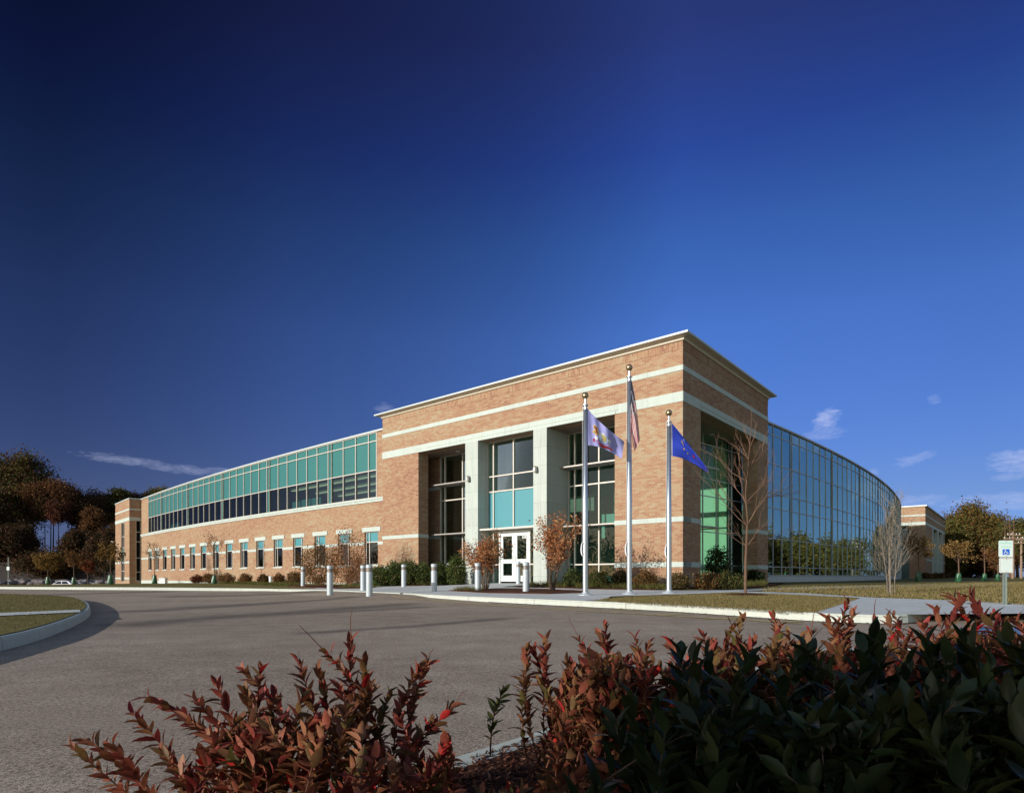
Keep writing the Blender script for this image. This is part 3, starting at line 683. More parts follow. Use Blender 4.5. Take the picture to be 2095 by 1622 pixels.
# recessed brick wall at the left of the left portal (beyond the glass)
GF = Frame(FR.P(0, DB, 0)[:2], D1, FR.N)
mb = MB(); wall_holes(mb, GF, 15.51, LF - .31, ZB, HD - .02, [], .2); mb.build('brick_wall', M['brick'], B)
for z0, z1 in ((5.0, 5.19), (2.165, 2.36)): mb = MB(); mb.fbox(GF, 15.5, LF - .32, -.03, .022, z0, z1); mb.build('stone_band', M['stone'], B)
# lobby windows behind the portals
ZL = [-.45, .57, 2.36, 4.33, 5.15, HD - .02]
def window(fr, ss, zz, d, mull, glass, panel=None, pmat=None, w=.06, hz=.06, dep=.12):
    mb = MB(); frame_grid(mb, fr, ss, zz, d - dep / 2, d + dep / 2, w, hz); wn = mb.build('window', mull, B)
    mb = MB(); panes(mb, fr, ss, zz, d, skip=panel); mb.build('pane', glass, wn)
    if panel:
        mb = MB(); panes(mb, fr, ss, zz, d - .012, 0.001, skip=lambda *q: not panel(*q)); mb.build('spandrel_panel', pmat, wn)
    return wn
window(FR, [2.0, 2.14, 3.52, 4.88, 6.24, 6.58], ZL, DB, M['mullion'], M['glass_lobby'])
window(FR, [11.86, 12.31, 13.73, 15.15, 15.50], ZL, DB, M['mullion'], M['glass_lobby'])
DV = -.71; ZC = 2.41
window(FR, [7.40, 7.86, 9.19, 10.52, 10.93], [ZC, 4.32, 5.10, HD - .02], DV, M['mullion'], M['glass_lobby'], lambda a, b, c, e: e < 4.5, M['aqua'])
window(FR, [10.11, 10.52, 10.93], [-.40, .60, ZC - .10], DV, M['mullion'], M['glass_lobby'])
window(FR, [7.40, 7.86, 8.15], [-.40, .60, ZC - .10], DV, M['mullion'], M['glass_lobby'])
# doors
DZ0, DZ1 = -.245, 2.17
mb = MB(); mb.fbox(FR, 8.15, 8.21, DV - .07, DV + .07, DZ0 - .2, DZ1 + .08); mb.fbox(FR, 10.05, 10.11, DV - .07, DV + .07, DZ0 - .2, DZ1 + .08); mb.fbox(FR, 8.212, 10.048, DV - .066, DV + .066, DZ1 + .012, DZ1 + .12)
mb.build('door_frame', M['door'], B)
for a, b, hs in ((8.22, 9.125, 9.05), (9.135, 10.04, 9.21)):
    mb = MB(); st = .155
    mb.fbox(FR, a, a + st, DV - .03, DV + .03, DZ0, DZ1); mb.fbox(FR, b - st, b, DV - .03, DV + .03, DZ0, DZ1)
    for z0, z1 in ((DZ0, DZ0 + .29), (.66, .86), (DZ1 - .15, DZ1)): mb.fbox(FR, a + st, b - st, DV - .028, DV + .028, z0, z1)
    dr = mb.build('door', M['door'], B)
    mb = MB(); mb.face([FR.P(a + st, DV, DZ0 + .29), FR.P(b - st, DV, DZ0 + .29), FR.P(b - st, DV, .66), FR.P(a + st, DV, .66)])
    mb.face([FR.P(a + st, DV, .86), FR.P(b - st, DV, .86), FR.P(b - st, DV, DZ1 - .15), FR.P(a + st, DV, DZ1 - .15)]); mb.build('pane', M['glass_lobby'], dr)
    mb = MB(); sgn = hs; mb.tube([FR.P(hs, DV + .03, .72), FR.P(hs, DV + .08, .72), FR.P(hs, DV + .08, 1.02), FR.P(hs, DV + .03, 1.02)], .011, 8); mb.build('handle', M['alu'], dr)
    if a < 9:
        mb = MB()
        for k in range(3):
            q = a + st + .06 + .085 * k; mb.face([FR.P(q, DV + .004, DZ1 - .30), FR.P(q + .05, DV + .004, DZ1 - .30), FR.P(q + .05, DV + .004, DZ1 - .175), FR.P(q, DV + .004, DZ1 - .175)])
        mb.build('numeral_mark', M['door'], dr)
# canopy over the doors and sunshades on the lobby glass
mb = MB(); mb.fbox(FR, 7.405, 10.93, DV + .065, -.06, ZC - .085, ZC + .0); mb.build('canopy', M['mullion'], B)
def sunshade(fr, a, b, d0, d1, z):
    mb = MB(); mb.fbox(fr, a, b, d1 - .035, d1, z - .035, z + .025)
    n = 7
    for i in range(n):
        q = d0 + (d1 - .04 - d0) * i / n; mb.fbox(fr, a, b, q + .01, q + .055, z - .012, z + .012)
    m = int((b - a) / 1.3) + 1
    for i in range(m + 1):
        s = a + .02 + (b - a - .04) * i / m; mb.fbox(fr, s - .012, s + .012, d0, d1 - .036, z - .034, z - .013)
    return mb.build('sunshade', M['grille'], B)
for z in (5.15, 2.36):
    sunshade(FR, 2.1, 6.60, DB + .065, DB + .76, z); sunshade(FR, 11.84, 15.48, DB + .065, DB + .76, z)
# wall lamps on the two piers
for s in (7.2, 11.55):
    mb = MB(); p = FR.P(s, .045, 5.05)
    n_ = FR.N; mb.tube([FR.P(s, .04, 5.02), FR.P(s, .16, 5.02)], .035, 10)
    mb.tube([FR.P(s, .17, 4.86), FR.P(s, .17, 4.90), FR.P(s, .17, 5.06), FR.P(s, .17, 5.14), FR.P(s, .17, 5.17)], [.10, .105, .09, .055, .01], 14)
    mb.fbox(FR, s - .05, s + .05, .02, .06, 4.94, 5.10)
    mb.build('wall_lamp', M['lamp'], B, smooth=False)
# --- curved wings
AL = Arc(-8.2824, 36.6779, .7089, .0025, -1)
AR = Arc(14.0767, 34.1118, .775, .0041, 1)
# left wing: brick base with 16 windows, stone sill, ribbon glazing
SL0, SL1 = -.9, 46.6; ZW = 8.62
wins = [(-.40 + 2.822 * i, -.40 + 2.822 * i + 1.32) for i in range(16)]
WZ0, WZ1, WT = .69, 2.70, 2.08
RB0, RB1 = -.28, 43.25
mb = MB(); wall_holes(mb, AL, SL0, SL1, -1.2, ZW, [(a, b, WZ0, WZ1) for a, b in wins] + [(RB0, RB1, 4.70, ZW)], .35)
mb.build('brick_wall', M['brick'], B)
mb = MB(); mb.fbox(AL, RB0 - 1.2, SL1, -.03, .06, 4.46, 4.69); mb.fbox(AL, RB0 - .9, SL1, -.03, .10, 4.60, 4.705); mb.build('window_sill_band', M['stone'], B)
e0 = SL0
for a, b in wins + [(SL1, SL1)]:
    if a - e0 > .05: mb = MB(); mb.fbox(AL, e0, a, -.03, .022, 1.90, 2.08); mb.build('stone_band', M['stone'], B)
    e0 = b
mb = MB(); mb.fbox(AL, SL0, SL1, -.2, .03, -1.1, -.42); mb.build('base_course', M['stone'], B)
mb = MB(); mb.fbox(AL, SL0 - .2, SL1 + .03, -.38, .09, ZW + .004, ZW + .10); mb.build('roof_edge', M['cap'], B)
for i, (a, b) in enumerate(wins):
    mb = MB(); s = a + .36 if i % 2 else b - .36
    zz = [WZ0 + .02, WT, WZ1 - .02]; ss = [a + .03, s, b - .03]
    frame_grid(mb, AL, ss, zz, -.20, -.10, .055, .055); wn = mb.build('window', M['mullion'], B)
    mb = MB(); panes(mb, AL, ss, zz[:2], -.15, .002); mb.build('pane', M['glass'], wn)
    mb = MB(); panes(mb, AL, ss, zz[1:], -.155, .001); mb.build('spandrel_panel', M['aqua'], wn)
    mb = MB(); mb.fbox(AL, a - .26, b + .20, -.04, .035, WZ1 - .0, WZ1 + .27); mb.build('lintel', M['stone'], wn)
    mb = MB(); mb.fbox(AL, a - .04, b + .04, -.12, .05, WZ0 - .09, WZ0 + .0); mb.build('sill', M['stone'], wn)
# ribbon glazing bays
bx = [RB0] + [4.485 + 8.373 * i for i in range(5)] + [RB1]
for i in range(6):
    a, b = bx[i], bx[i + 1]; ss = []
    if i == 0: ss = [b - 1.325 * k for k in range(4)][::-1]; ss = [a] + ss
    else:
        a2 = a + .40; n = max(2, round((b - a2) / 1.33)); ss = [a] + [a2 + (b - a2) * k / n for k in range(n + 1)]
    zz = [4.72, 6.36, 8.10, ZW - .02]
    mb = MB(); frame_grid(mb, AL, ss, zz, -.11, .025, .055, .055); wn = mb.build('ribbon_window', M['mullion'], B)
    pan = lambda p, q, c, e: c > 6.0 or (q - p) < .41 and i > 0
    mb = MB(); panes(mb, AL, ss, zz, -.04, skip=pan); mb.build('pane', M['glass'], wn)
    mb = MB(); panes(mb, AL, ss, zz, -.045, .0015, skip=lambda *q: not pan(*q)); mb.build('spandrel_panel', M['teal'], wn)
# insides of the left wing
def strip(mb, fr, s0, s1, d0, d1, z):
    n = int((s1 - s0) / 2.5); ss = [s0 + (s1 - s0) * i / n for i in range(n + 1)]
    for a, b in zip(ss[:-1], ss[1:]): mb.face([fr.P(a, d0, z), fr.P(b, d0, z), fr.P(b, d1, z), fr.P(a, d1, z)])
mb = MB(); strip(mb, AL, SL0, SL1, -.3, -13, ZW - .02); mb.build('roof', M['roof'], B)
mb = MB(); strip(mb, AL, SL0, SL1, -.36, -13, 6.55); strip(mb, AL, SL0, SL1, -.36, -13, 3.1); mb.build('ceiling', M['ceil'], B)
mb = MB(); strip(mb, AL, SL0, SL1, -.36, -13, 3.7); strip(mb, AL, SL0, SL1, -.36, -13, -.4); mb.build('floor', M['inner'], B)
mb = MB(); wall_holes(mb, AL, SL0, SL1, -1.2, ZW - .05, [], .2, 2.5, 0, -13); mb.build('rear_wall', M['brick'], B)
mb = MB(); mb.fbox(AL, SL0, SL1, -5.2, -5.05, -.3, 3.0, step=2.5); mb.fbox(AL, SL0, SL1, -7.2, -7.05, 3.75, 6.5, step=2.5); mb.build('interior_wall', M['inner'], B)
for k, d in enumerate((-1.6, -3.6, -5.6)):
    mb = MB(); mb.fbox(AL, .5, 12.5, d - .10, d + .10, 6.40, 6.46, step=1.5); mb.build('ceiling_light', M['tube_light'], B)
for s, hb in ((6.2, .6), (7.5, .6), (8.8, .55), (33.0, .5), (34.4, .5)): mb = MB(); mb.fbox(AL, s, s + 1.2, -.30, -.26, 4.72, 4.72 + hb); mb.build('window_blind', M['aqua'], B)
# end block of the left wing
tE, nE = AL.tangent(SL1 - 1.0); EO = AL.P(SL1, 1.15, 0)[:2]
EF = Frame(EO, tE, nE); ES = Frame(EO, (-nE[0], -nE[1]), (-tE[0], -tE[1])); LE = 7.6; ZE = 8.66
mb = MB(); wall_holes(mb, EF, 0, LE, -1.5, ZE, [(2.6, 4.35, -.62, 6.22)], .3); wall_holes(mb, ES, .3005, 8, -1.5, ZE, [(.62, 1.12, -.5, 6.3)], .25)
E2 = Frame(EF.P(LE, 0, 0)[:2], (-nE[0], -nE[1]), tE); wall_holes(mb, E2, .3005, 9, -1.5, ZE, [], .25); mb.build('brick_wall', M['brick'], B)
for z0, z1 in ((7.41, 7.61), (6.24, 6.64), (1.50, 1.70), (-.30, -.12)):
    for a, b in ([(-.02, LE + .02)] if z0 > 6 else [(-.02, 2.59), (4.36, LE + .02)]):
        mb = MB(); mb.fbox(EF, a, b, -.03, .022, z0, z1)
        if z0 > 6: mb.fbox(ES, .031, 1.3, -.03, .022, z0, z1)
        mb.build('stone_band', M['stone'], B)
mb = MB(); mb.fbox(EF, -.06, LE + .06, -9, .06, ZE, ZE + .10); mb.build('roof_edge', M['cap'], B)
window(EF, [2.63, 3.48, 4.32], [-.6, .62, 1.60, 3.35, 4.6, 6.2], -.12, M['mullion'], M['glass'], lambda a, b, c, e: 1.5 < c < 1.7, M['teal'])
window(ES, [.65, 1.09], [-.48, .5, 2.1, 3.9, 5.0, 6.28], -.10, M['mullion'], M['glass'])
mb = MB(); mb.fbox(EF, 1.0, LE - .5, -2.2, -2.0, -1, 8); mb.build('interior_wall', M['inner'], B)
mb = MB(); p = EF.P(LE - .15, .18, 4.05); mb.tube([EF.P(LE - .15, 0, 4.15), EF.P(LE - .15, .3, 4.15)], .04, 8); mb.lathe([(.0, -.12), (.14, -.06), (.15, .06), (.10, .14), (0, .16)], 12, EF.P(LE - .15, .35, 4.1)); mb.build('security_camera', M['white'], B)

# right wing: curved curtain wall
SR1 = 55.0; ZR = [.07, .55, 2.16, 3.90, 4.75, 6.41, 8.06, 8.62]
rb = [3.70 + 7.86 * i for i in range(-2, 7)] + [SR1]
START = -10.6
rb = [START] + [x for x in rb if x > START + 1]
for i in range(len(rb) - 1):
    a, b = rb[i], rb[i + 1]; a2 = a + .32 if i else a; n = max(1, round((b - a2) / 1.25)); ss = ([a] if i else []) + [a2 + (b - a2) * k / n for k in range(n + 1)]
    mb = MB(); frame_grid(mb, AR, ss, ZR, -.05, .006, .04, .045); wn = mb.build('curtain_window', M['mullion_grey'], B)
    inner_lobby = b < 0
    pan = (lambda p, q, c, e: (c > 6.3)) if inner_lobby else (lambda p, q, c, e: (3.8 < c < 4) or c > 6.3)
    mb = MB(); panes(mb, AR, ss, ZR, -.03, .009, skip=None if inner_lobby else (lambda p, q, c, e: False)); mb.build('pane', M['glass_lobby'] if inner_lobby else M['glass_side'], wn)
    if not inner_lobby:
        mb = MB(); panes(mb, AR, ss, ZR, -.085, .001, skip=lambda *q: not pan(*q)); mb.build('spandrel_panel', M['teal_dark'], wn)
mb = MB(); mb.fbox(AR, -1.0, SR1 + .02, -.30, .05, -.9, .035); mb.build('base_course', M['pave'], B)
mb = MB(); mb.fbox(AR, 0.0, SR1 + .05, -.40, .08, ZW + .0, ZW + .09); mb.build('roof_edge', M['mullion_grey'], B)
mb = MB(); strip(mb, AR, 0.5, SR1, -.2, -14, ZW - .02); mb.build('roof', M['roof'], B)
mb = MB(); strip(mb, AR, .5, SR1, -.12, -14, 6.5); strip(mb, AR, .5, SR1, -.12, -14, 3.88); mb.build('ceiling', M['ceil'], B)
mb = MB(); strip(mb, AR, .5, SR1, -.12, -14, 4.3); strip(mb, AR, .5, SR1, -.12, -14, 0.0); mb.build('floor', M['inner'], B)
mb = MB(); wall_holes(mb, AR, 0.5, SR1, -1, ZW - .05, [], .2, 2.5, 0, -14); mb.build('rear_wall', M['brick'], B)
mb = MB(); mb.fbox(AR, 2, SR1, -8.2, -8.0, .02, 8.5, step=2.5); mb.build('interior_wall', M['inner'], B)
for i in range(7):
    mb = MB(); p = AR.P(7 + 7.86 * i, -1.6, 0); mb.lathe([(.22, 0), (.22, 8.5)], 12, p); mb.build('interior_column', M['inner'], B)
tR, nR = AR.tangent(SR1); RE = Frame(AR.P(SR1, 0, 0)[:2], (-nR[0], -nR[1]), tR)
mb = MB(); wall_holes(mb, RE, -.05, 14, -1, ZW, [], .25, d_front=.30); mb.build('end_wall', M['white'], B)
# sunshade on the side glazing, lobby interior
sunshade(AR, -10.3, -6.2, .04, .55, 5.15); sunshade(AR, -10.3, -6.2, .04, .5, 2.36)
mb = MB(); mb.fbox(FR, 1.5, 3.3, -8.8, -8.6, -.4, HD); mb.build('lobby_wall', M['lobby'], B)  # paler stretch of the back wall, its colour standing in for sunlight
M['lobby_dim'] = plain('lobby_dim_wall', (.17, .30, .29), .9, 0, .12, .3)  # darker copy of the lobby wall colour, painting the rest as unlit
mb = MB(); mb.fbox(FR, 3.32, 10.49, -8.8, -8.6, -.4, HD); mb.build('lobby_wall', M['lobby_dim'], B)
mb = MB(); mb.fbox(FR, 10.71, LF - 1, -8.8, -8.6, -.4, HD); mb.fbox(FR, 10.5, 10.7, -8.59, -1.9, -.4, HD - .02); mb.build('interior_wall', M['inner'], B)
mb = MB(); mb.face([FR.P(1.4, -8.59, -.27), FR.P(LF - 1, -8.59, -.27), FR.P(LF - 1, DB - .06, -.27), FR.P(1.9, DB - .06, -.27)]); mb.build('floor', M['inner'], B)
mb = MB(); mb.fbox(FR, 5.0, 9.6, -4.5, -4.3, 3.2, 4.2); mb.build('lobby_balcony', M['inner'], B)
mb = MB(); p0 = FR.P(9.3, -4.0, -.27)
for z in (.55, .85): mb.tube([FR.P(8.6, -2.6, z + .25), FR.P(7.2, -3.0, z - .25)], .02, 6)
mb.tube([FR.P(8.05, -2.7, -.27), FR.P(8.05, -2.7, 1.35)], .035, 8); mb.build('stair_rail', M['white'], B)
# lightning rods along the roofs
rods = [AL.P(s, -.1, ZW + .09) for s in (2.5, 8.5, 15, 21, 30, 38)] + [FR.P(s, .1, 9.48) for s in (.4, 6, 12)] + [AR.P(s, -.1, ZW + .08) for s in (8, 18, 30)] + [EF.P(.6, -2.0, ZE + .1)]
for p in rods:
    mb = MB(); mb.tube([p, (p[0], p[1], p[2] + .24)], [.006, .003], 4); mb.build('lightning_rod', M['alu'], B)

# --- the far pavilion at the end of the right wing
Q = thing('brick_pavilion', 'far brick pavilion with stone bands and pale columns beyond the end of the curved glass', 'building', (54.7, 81, -.3))
QC = (54.7, 81.0); QF = Frame(QC, D1, FR.N); QS = Frame(QC, D2, SD.N); QL, QW = 14.0, 26.5
mb = MB(); wall_holes(mb, QF, 0, QL, -1, 9.3, [(1.8, 8.0, -1, 6.87)], .7); wall_holes(mb, QS, .7005, QW, -1, 9.3, [(7.9, 23.5, -1, 6.87)], .7)
QB = Frame(QS.P(QW, 0, 0)[:2], D1, D2); wall_holes(mb, QB, .705, QL, -1, 9.3, [], .3)
mb.build('brick_wall', M['brick'], Q)
for z0, z1 in ((8.05, 8.25), (6.87, 7.25)):
    mb = MB(); mb.fbox(QF, -.025, QL, -.03, .025, z0, z1); mb.fbox(QS, .0305, QW, -.03, .025, z0, z1); mb.build('stone_band', M['stone'], Q)
for a, b in ((.71, 7.89), (23.51, QW)): mb = MB(); mb.fbox(QS, a, b, -.03, .025, 2.16, 2.36); mb.build('stone_band', M['stone'], Q)
mb = MB(); mb.fbox(QF, -.2, QL, -QW - .1, .2, 9.304, 9.46); mb.build('cornice', M['cap'], Q)
for a, b in ((7.91, 9.2), (15.2, 16.6), (22.2, 23.49)):
    mb = MB(); mb.fbox(QS, a, b, -1.7, .04, -1, 6.866); mb.build('pier', M['concrete_panel'], Q)
mb = MB(); mb.fbox(QF, .71, QL, -QW + .4, -.71, 6.86, 7.0); mb.build('soffit', M['soffit'], Q)
mb = MB(); mb.fbox(QS, 2.5, QW - 1, -2.0, -1.8, -.5, 6.85); mb.fbox(QF, 2.05, QL, -3.0, -2.8, -.5, 6.85); mb.build('window', M['glass_side'], Q)
mb = MB(); mb.fbox(QS, 3, QW - 1.2, -4.2, -4.0, -.5, 6.85); mb.build('interior_wall', M['inner'], Q)
def wall_front(px, d):
    lo, hi = -2.0, 46.0
    for _ in range(40):
        m_ = (lo + hi) / 2; q = AL.P(m_, d, 0)
        if CX + F * q[0] / q[1] > px: lo = m_
        else: hi = m_
    return AL.P(lo, d, 0)[1]

# ------------------------------------------------------------------ bollards
def make_bollard():
    r = thing('bollard', 'x', 'bollard', (0, 0, 0), 'lit bollards along the drop-off plaza')
    m = MB(); m.lathe([(.115, -.08), (.115, .80), (.108, .806), (0, .806)], 20); m.build('post', M['alu_paint'], r, world=False, smooth=False)
    m = MB()
    for k in range(4): m.lathe([(.085, .807 + .034 * k), (.112, .812 + .034 * k), (.112, .826 + .034 * k), (.085, .840 + .034 * k)], 20)
    m.build('louvre', M['louvre'], r, world=False)
    m = MB(); m.lathe([(.085, .943), (.118, .944), (.118, 1.04), (.108, 1.06), (.06, 1.07), (0, 1.072)], 20); m.build('cap', M['alu_paint'], r, world=False)
    return r
bol = make_bollard()
BL = [((620, 1199.5), 'silver bollard farthest left, in front of the rust brown bush'), ((675, 1213), 'silver bollard at the drive edge between the two leafy bushes and the road'),
      ((743, 1207.5), 'silver bollard standing just behind another one, left of the brick pier'), ((755.5, 1215.3), 'silver bollard nearest the drive, left of the entrance, covering part of another'),
      ((826, 1199.8), 'silver bollard in front of the green shrubs under the brick pier'), ((888, 1209.5), 'silver bollard alone on the plaza left of the red leaved shrub'),
      ((918.5, 1194.5), 'silver bollard deep in the plaza beside the left portal glass'), ((977.5, 1208.5), 'silver bollard in front of the bushy red shrub left of the doors'),
      ((1060.5, 1194), 'silver bollard right before the white double doors'), ((1076, 1211), 'silver bollard on the mulch strip in front of the right hand door')]
for i, ((x, y), lab) in enumerate(BL):
    p = G(x, y); z = sf(*p) + .0; o = bol if i == 0 else dup(bol)
    o.location = (p[0], p[1], z); o['label'] = lab; o['category'] = 'bollard'; o['group'] = 'lit bollards along the drop-off plaza'
    hb = (1072 - 0) / 1000
# small vent pipe
p = on(554, wall_front(554, 1.4))[:2]; t = thing('vent_pipe', 'short white cleanout pipe standing in the ground cover by the brick wall', 'pipe', (p[0], p[1], sf(*p)))
m = MB(); m.lathe([(.12, -.05), (.12, .42), (.14, .425), (.14, .50), (0, .51)], 14); m.build('pipe', M['white'], t, world=False)
p = on(334, wall_front(334, 3.0))[:2]; t = thing('utility_box', 'small white utility box low against the left wing wall', 'utility box', (p[0], p[1], sf(*p)))
m = MB(); m.box(-.26, .26, -.2, .2, -.05, .40); m.box(-.29, .29, -.23, .23, .405, .45); m.build('box', M['white'], t, world=False)
p = G(1681.5, 1187.5); t = thing('utility_pedestal', 'white utility pedestal on the lawn in front of the curved glass', 'utility box', (p[0], p[1], sf(*p)))
m = MB(); m.lathe([(.17, -.05), (.17, .36), (.20, .365), (.20, .44), (.12, .48), (0, .49)], 14); m.build('housing', M['white'], t, world=False)

# ------------------------------------------------------------------ flagpoles and flags
def flagpole(px, py, ytop, lab, yrope, r0=.085):
    x, y = G(px, py); z0 = sf(x, y); zt = (HY - ytop) / F * y; H = zt - z0
    r = thing('flagpole', lab, 'flagpole', (x, y, z0), 'three flagpoles before the entrance block')
    br = .105
    m = MB(); m.lathe([(r0, .0), (r0, H * .35), (r0 * .72, H - 2 * br - .30), (0, H - 2 * br - .30)], 18); m.build('pole', M['alu'], r, world=False, smooth=True)
    m = MB(); m.lathe([(.23, -.03), (.23, .015), (.19, .03), (.115, .05), (r0 + .004, .09)], 20); m.build('base_collar', M['alu_paint'], r, world=False)
    m = MB(); zc = H - 2 * br - .30
    m.lathe([(r0 * .74, zc - .02), (r0 * .74, zc + .05), (.035, zc + .07), (.035, zc + .30), (0, zc + .30)], 14); m.lathe([(.02, zc + .09), (.095, zc + .095), (.095, zc + .125), (.02, zc + .135)], 14); m.build('truck', M['alu'], r, world=False)
    m = MB(); m.lathe([(br * math.sin(math.pi * k / 14) + 1e-4, H - br - br * math.cos(math.pi * k / 14)) for k in range(15)], 24); m.build('finial_ball', M['gold'], r, world=False, smooth=True)
    zr = (HY - yrope) / F * y - z0
    m = MB()
    for k in range(6):
        a = -.09 - .02 * (k % 3); pts_ = [(a * math.cos(q) * .55 - .075, -.07 + .02 * k * .3, zr + .22 * math.sin(q)) for q in np.linspace(0, 2 * math.pi, 13)]
        m.tube(pts_, .008, 4)
    m.tube([(-r0 - .012, -.02, zr - .15), (-r0 - .012, -.02, zr + .15)], .02, 6)
    m.build('halyard_cleat', M['rope'], r, world=False)
    m = MB(); m.tube([(-r0 - .012, -.03, zr), (-r0 * .72 - .03, -.03, zc + .1)], .006, 4); m.build('halyard', M['rope'], r, world=False)
    return Vector((x, y, z0)), y
f1, Y1 = flagpole(1197.5, 1217, 802.5, 'left flagpole of three, flying a pale blue flag with a coat of arms', 1123)
f2, Y2 = flagpole(1287.5, 1214.5, 745.5, 'tallest flagpole in the middle, carrying the limp striped flag', 1123)
f3, Y3 = flagpole(1368.5, 1212.5, 838, 'right flagpole of three, flying the deep blue flag by the brick corner', 1127)

def cloth_mat(name, build_):
    m, n, p = new_mat(name); uv = n.new('ShaderNodeTexCoord').outputs['UV']; c = build_(n, uv)
    n.l.new(c, p.inputs['Base Color']); p.inputs['Roughness'].default_value = .75; p.inputs['Specular IOR Level'].default_value = .2
    tl = n.new('ShaderNodeBsdfTranslucent'); n.l.new(c, tl.inputs[0]); mx = n.new('ShaderNodeMixShader', inp={0: .35}); out = m.node_tree.nodes['Material Output']
    n.l.new(p.outputs[0], mx.inputs[1]); n.l.new(tl.outputs[0], mx.inputs[2]); n.l.new(mx.outputs[0], out.inputs[0]); return m
def flat_cloth(name, col): return cloth_mat(name, lambda n, uv: n.ramp(n.noise(uv, 6, 3), [(.3, tuple(x * .92 for x in col)), (.7, tuple(min(1, x * 1.06) for x in col))]))
def stars_stripes(n, uv):
    s = n.new('ShaderNodeSeparateXYZ', inp={0: uv}); u, v = s.outputs[0], s.outputs[1]
    k = n.math('MODULO', n.math('FLOOR', n.math('MULTIPLY', v, 13)), 2.0)
    c = n.mix(k, (0.42, 0.022, 0.032), (0.80, 0.78, 0.76))
    can = n.math('MULTIPLY', n.math('LESS_THAN', u, .40), n.math('LESS_THAN', v, 7 / 13))
    fu = n.math('SUBTRACT', n.math('FRACT', n.math('MULTIPLY', u, 6 / .40)), .5); fv = n.math('SUBTRACT', n.math('FRACT', n.math('MULTIPLY', v, 5 / (7 / 13))), .5)
    st = n.math('LESS_THAN', n.math('ADD', n.math('MULTIPLY', fu, fu), n.math('MULTIPLY', fv, fv)), .07)
    cc = n.mix(st, (0.014, 0.014, 0.07), (0.74, 0.72, 0.70))
    return n.mix(can, c, cc)
M['cloth_pale'] = flat_cloth('flag_cloth_pale_blue', (0.36, 0.37, 0.72)); M['cloth_blue'] = flat_cloth('flag_cloth_blue', (0.045, 0.085, 0.62))
M['cloth_us'] = cloth_mat('flag_cloth_stripes', stars_stripes); M['cloth_white'] = flat_cloth('flag_heading', (0.72, 0.72, 0.85))
for k_, c_ in (('e_gold', (.62, .43, .12)), ('e_red', (.58, .06, .06)), ('e_brown', (.28, .09, .04)), ('e_white', (.72, .74, .72)), ('e_green', (.20, .33, .16)), ('e_olive', (.52, .47, .17)), ('e_sky', (.45, .55, .72))): M[k_] = flat_cloth(k_, c_)
def flag(name, lab, Y, hoist, top, tail, bot, mat, fold, nu=44, nv=26, heading=False):
    """hoist=((x,y0),(x,y1)) photo pixels; top/bot = control pixels of the upper and lower edge; tail=two end pixels"""
    def bez(a, c, b, t): return ((1 - t) ** 2 * a[0] + 2 * t * (1 - t) * c[0] + t * t * b[0], (1 - t) ** 2 * a[1] + 2 * t * (1 - t) * c[1] + t * t * b[1])
    def pos(u, v, off=0.0):
        a = bez(hoist[0], top, tail[0], u); b = bez(hoist[1], bot, tail[1], u); x = a[0] + (b[0] - a[0]) * v; y = a[1] + (b[1] - a[1]) * v
        return P3(x, y, Y + fold(u, v) + off)
    r = thing(name, lab, 'flag', tuple(pos(0, .5)), 'three flags before the entrance block')
    V = [tuple(pos(i / nu, j / nv)) for j in range(nv + 1) for i in range(nu + 1)]; m = MB()
    for j in range(nv):
        for i in range(nu):
            q = [(i, j), (i + 1, j), (i + 1, j + 1), (i, j + 1)]
            m.V += [V[b * (nu + 1) + a] for a, b in q]; k = len(m.V); m.F.append((k - 4, k - 3, k - 2, k - 1)); m.U.append([(a / nu, b / nv) for a, b in q]); m.M.append(1 if heading and i < 2 else 0)
    o = m.build('cloth', [mat, M['cloth_white']], r, smooth=True)
    import bmesh
    bm = bmesh.new(); bm.from_mesh(o.data); bmesh.ops.remove_doubles(bm, verts=bm.verts, dist=1e-5); bm.to_mesh(o.data); bm.free()
    return r, pos
# pale blue state flag with its coat of arms
fl1, pos1 = flag('flag', 'pale blue flag with a red and gold coat of arms blowing from the left pole', Y1 - .02, ((1200.5, 834), (1200.5, 911)), (1228, 868), ((1277, 903), (1272, 938)), (1226, 908), M['cloth_pale'],
     lambda u, v: .10 * math.sin(7.5 * u + 2.2 * v) * u + .035 * math.sin(19 * u - 3.0 * v) * min(1, u * 3) + .25 * u * u)
def emblem(parent, pos, polys):
    for nm, mat, pts_ in polys:
        m = MB(); off = -.012 - .002 * polys.index((nm, mat, pts_))
        cx_ = sum(p[0] for p in pts_) / len(pts_); cy_ = sum(p[1] for p in pts_) / len(pts_); n_ = len(pts_)
        for i in range(n_):
            a, b = pts_[i], pts_[(i + 1) % n_]
            m.face([pos(*a, off), pos(*b, off), pos(cx_, cy_, off)])
        m.build(nm, mat, parent)
def ell(cx, cy, rx, ry, n=14, a0=0): return [(cx + rx * math.cos(2 * math.pi * k / n + a0), cy + ry * math.sin(2 * math.pi * k / n + a0)) for k in range(n)]
eh = thing  # emblem pieces are parts of the flag
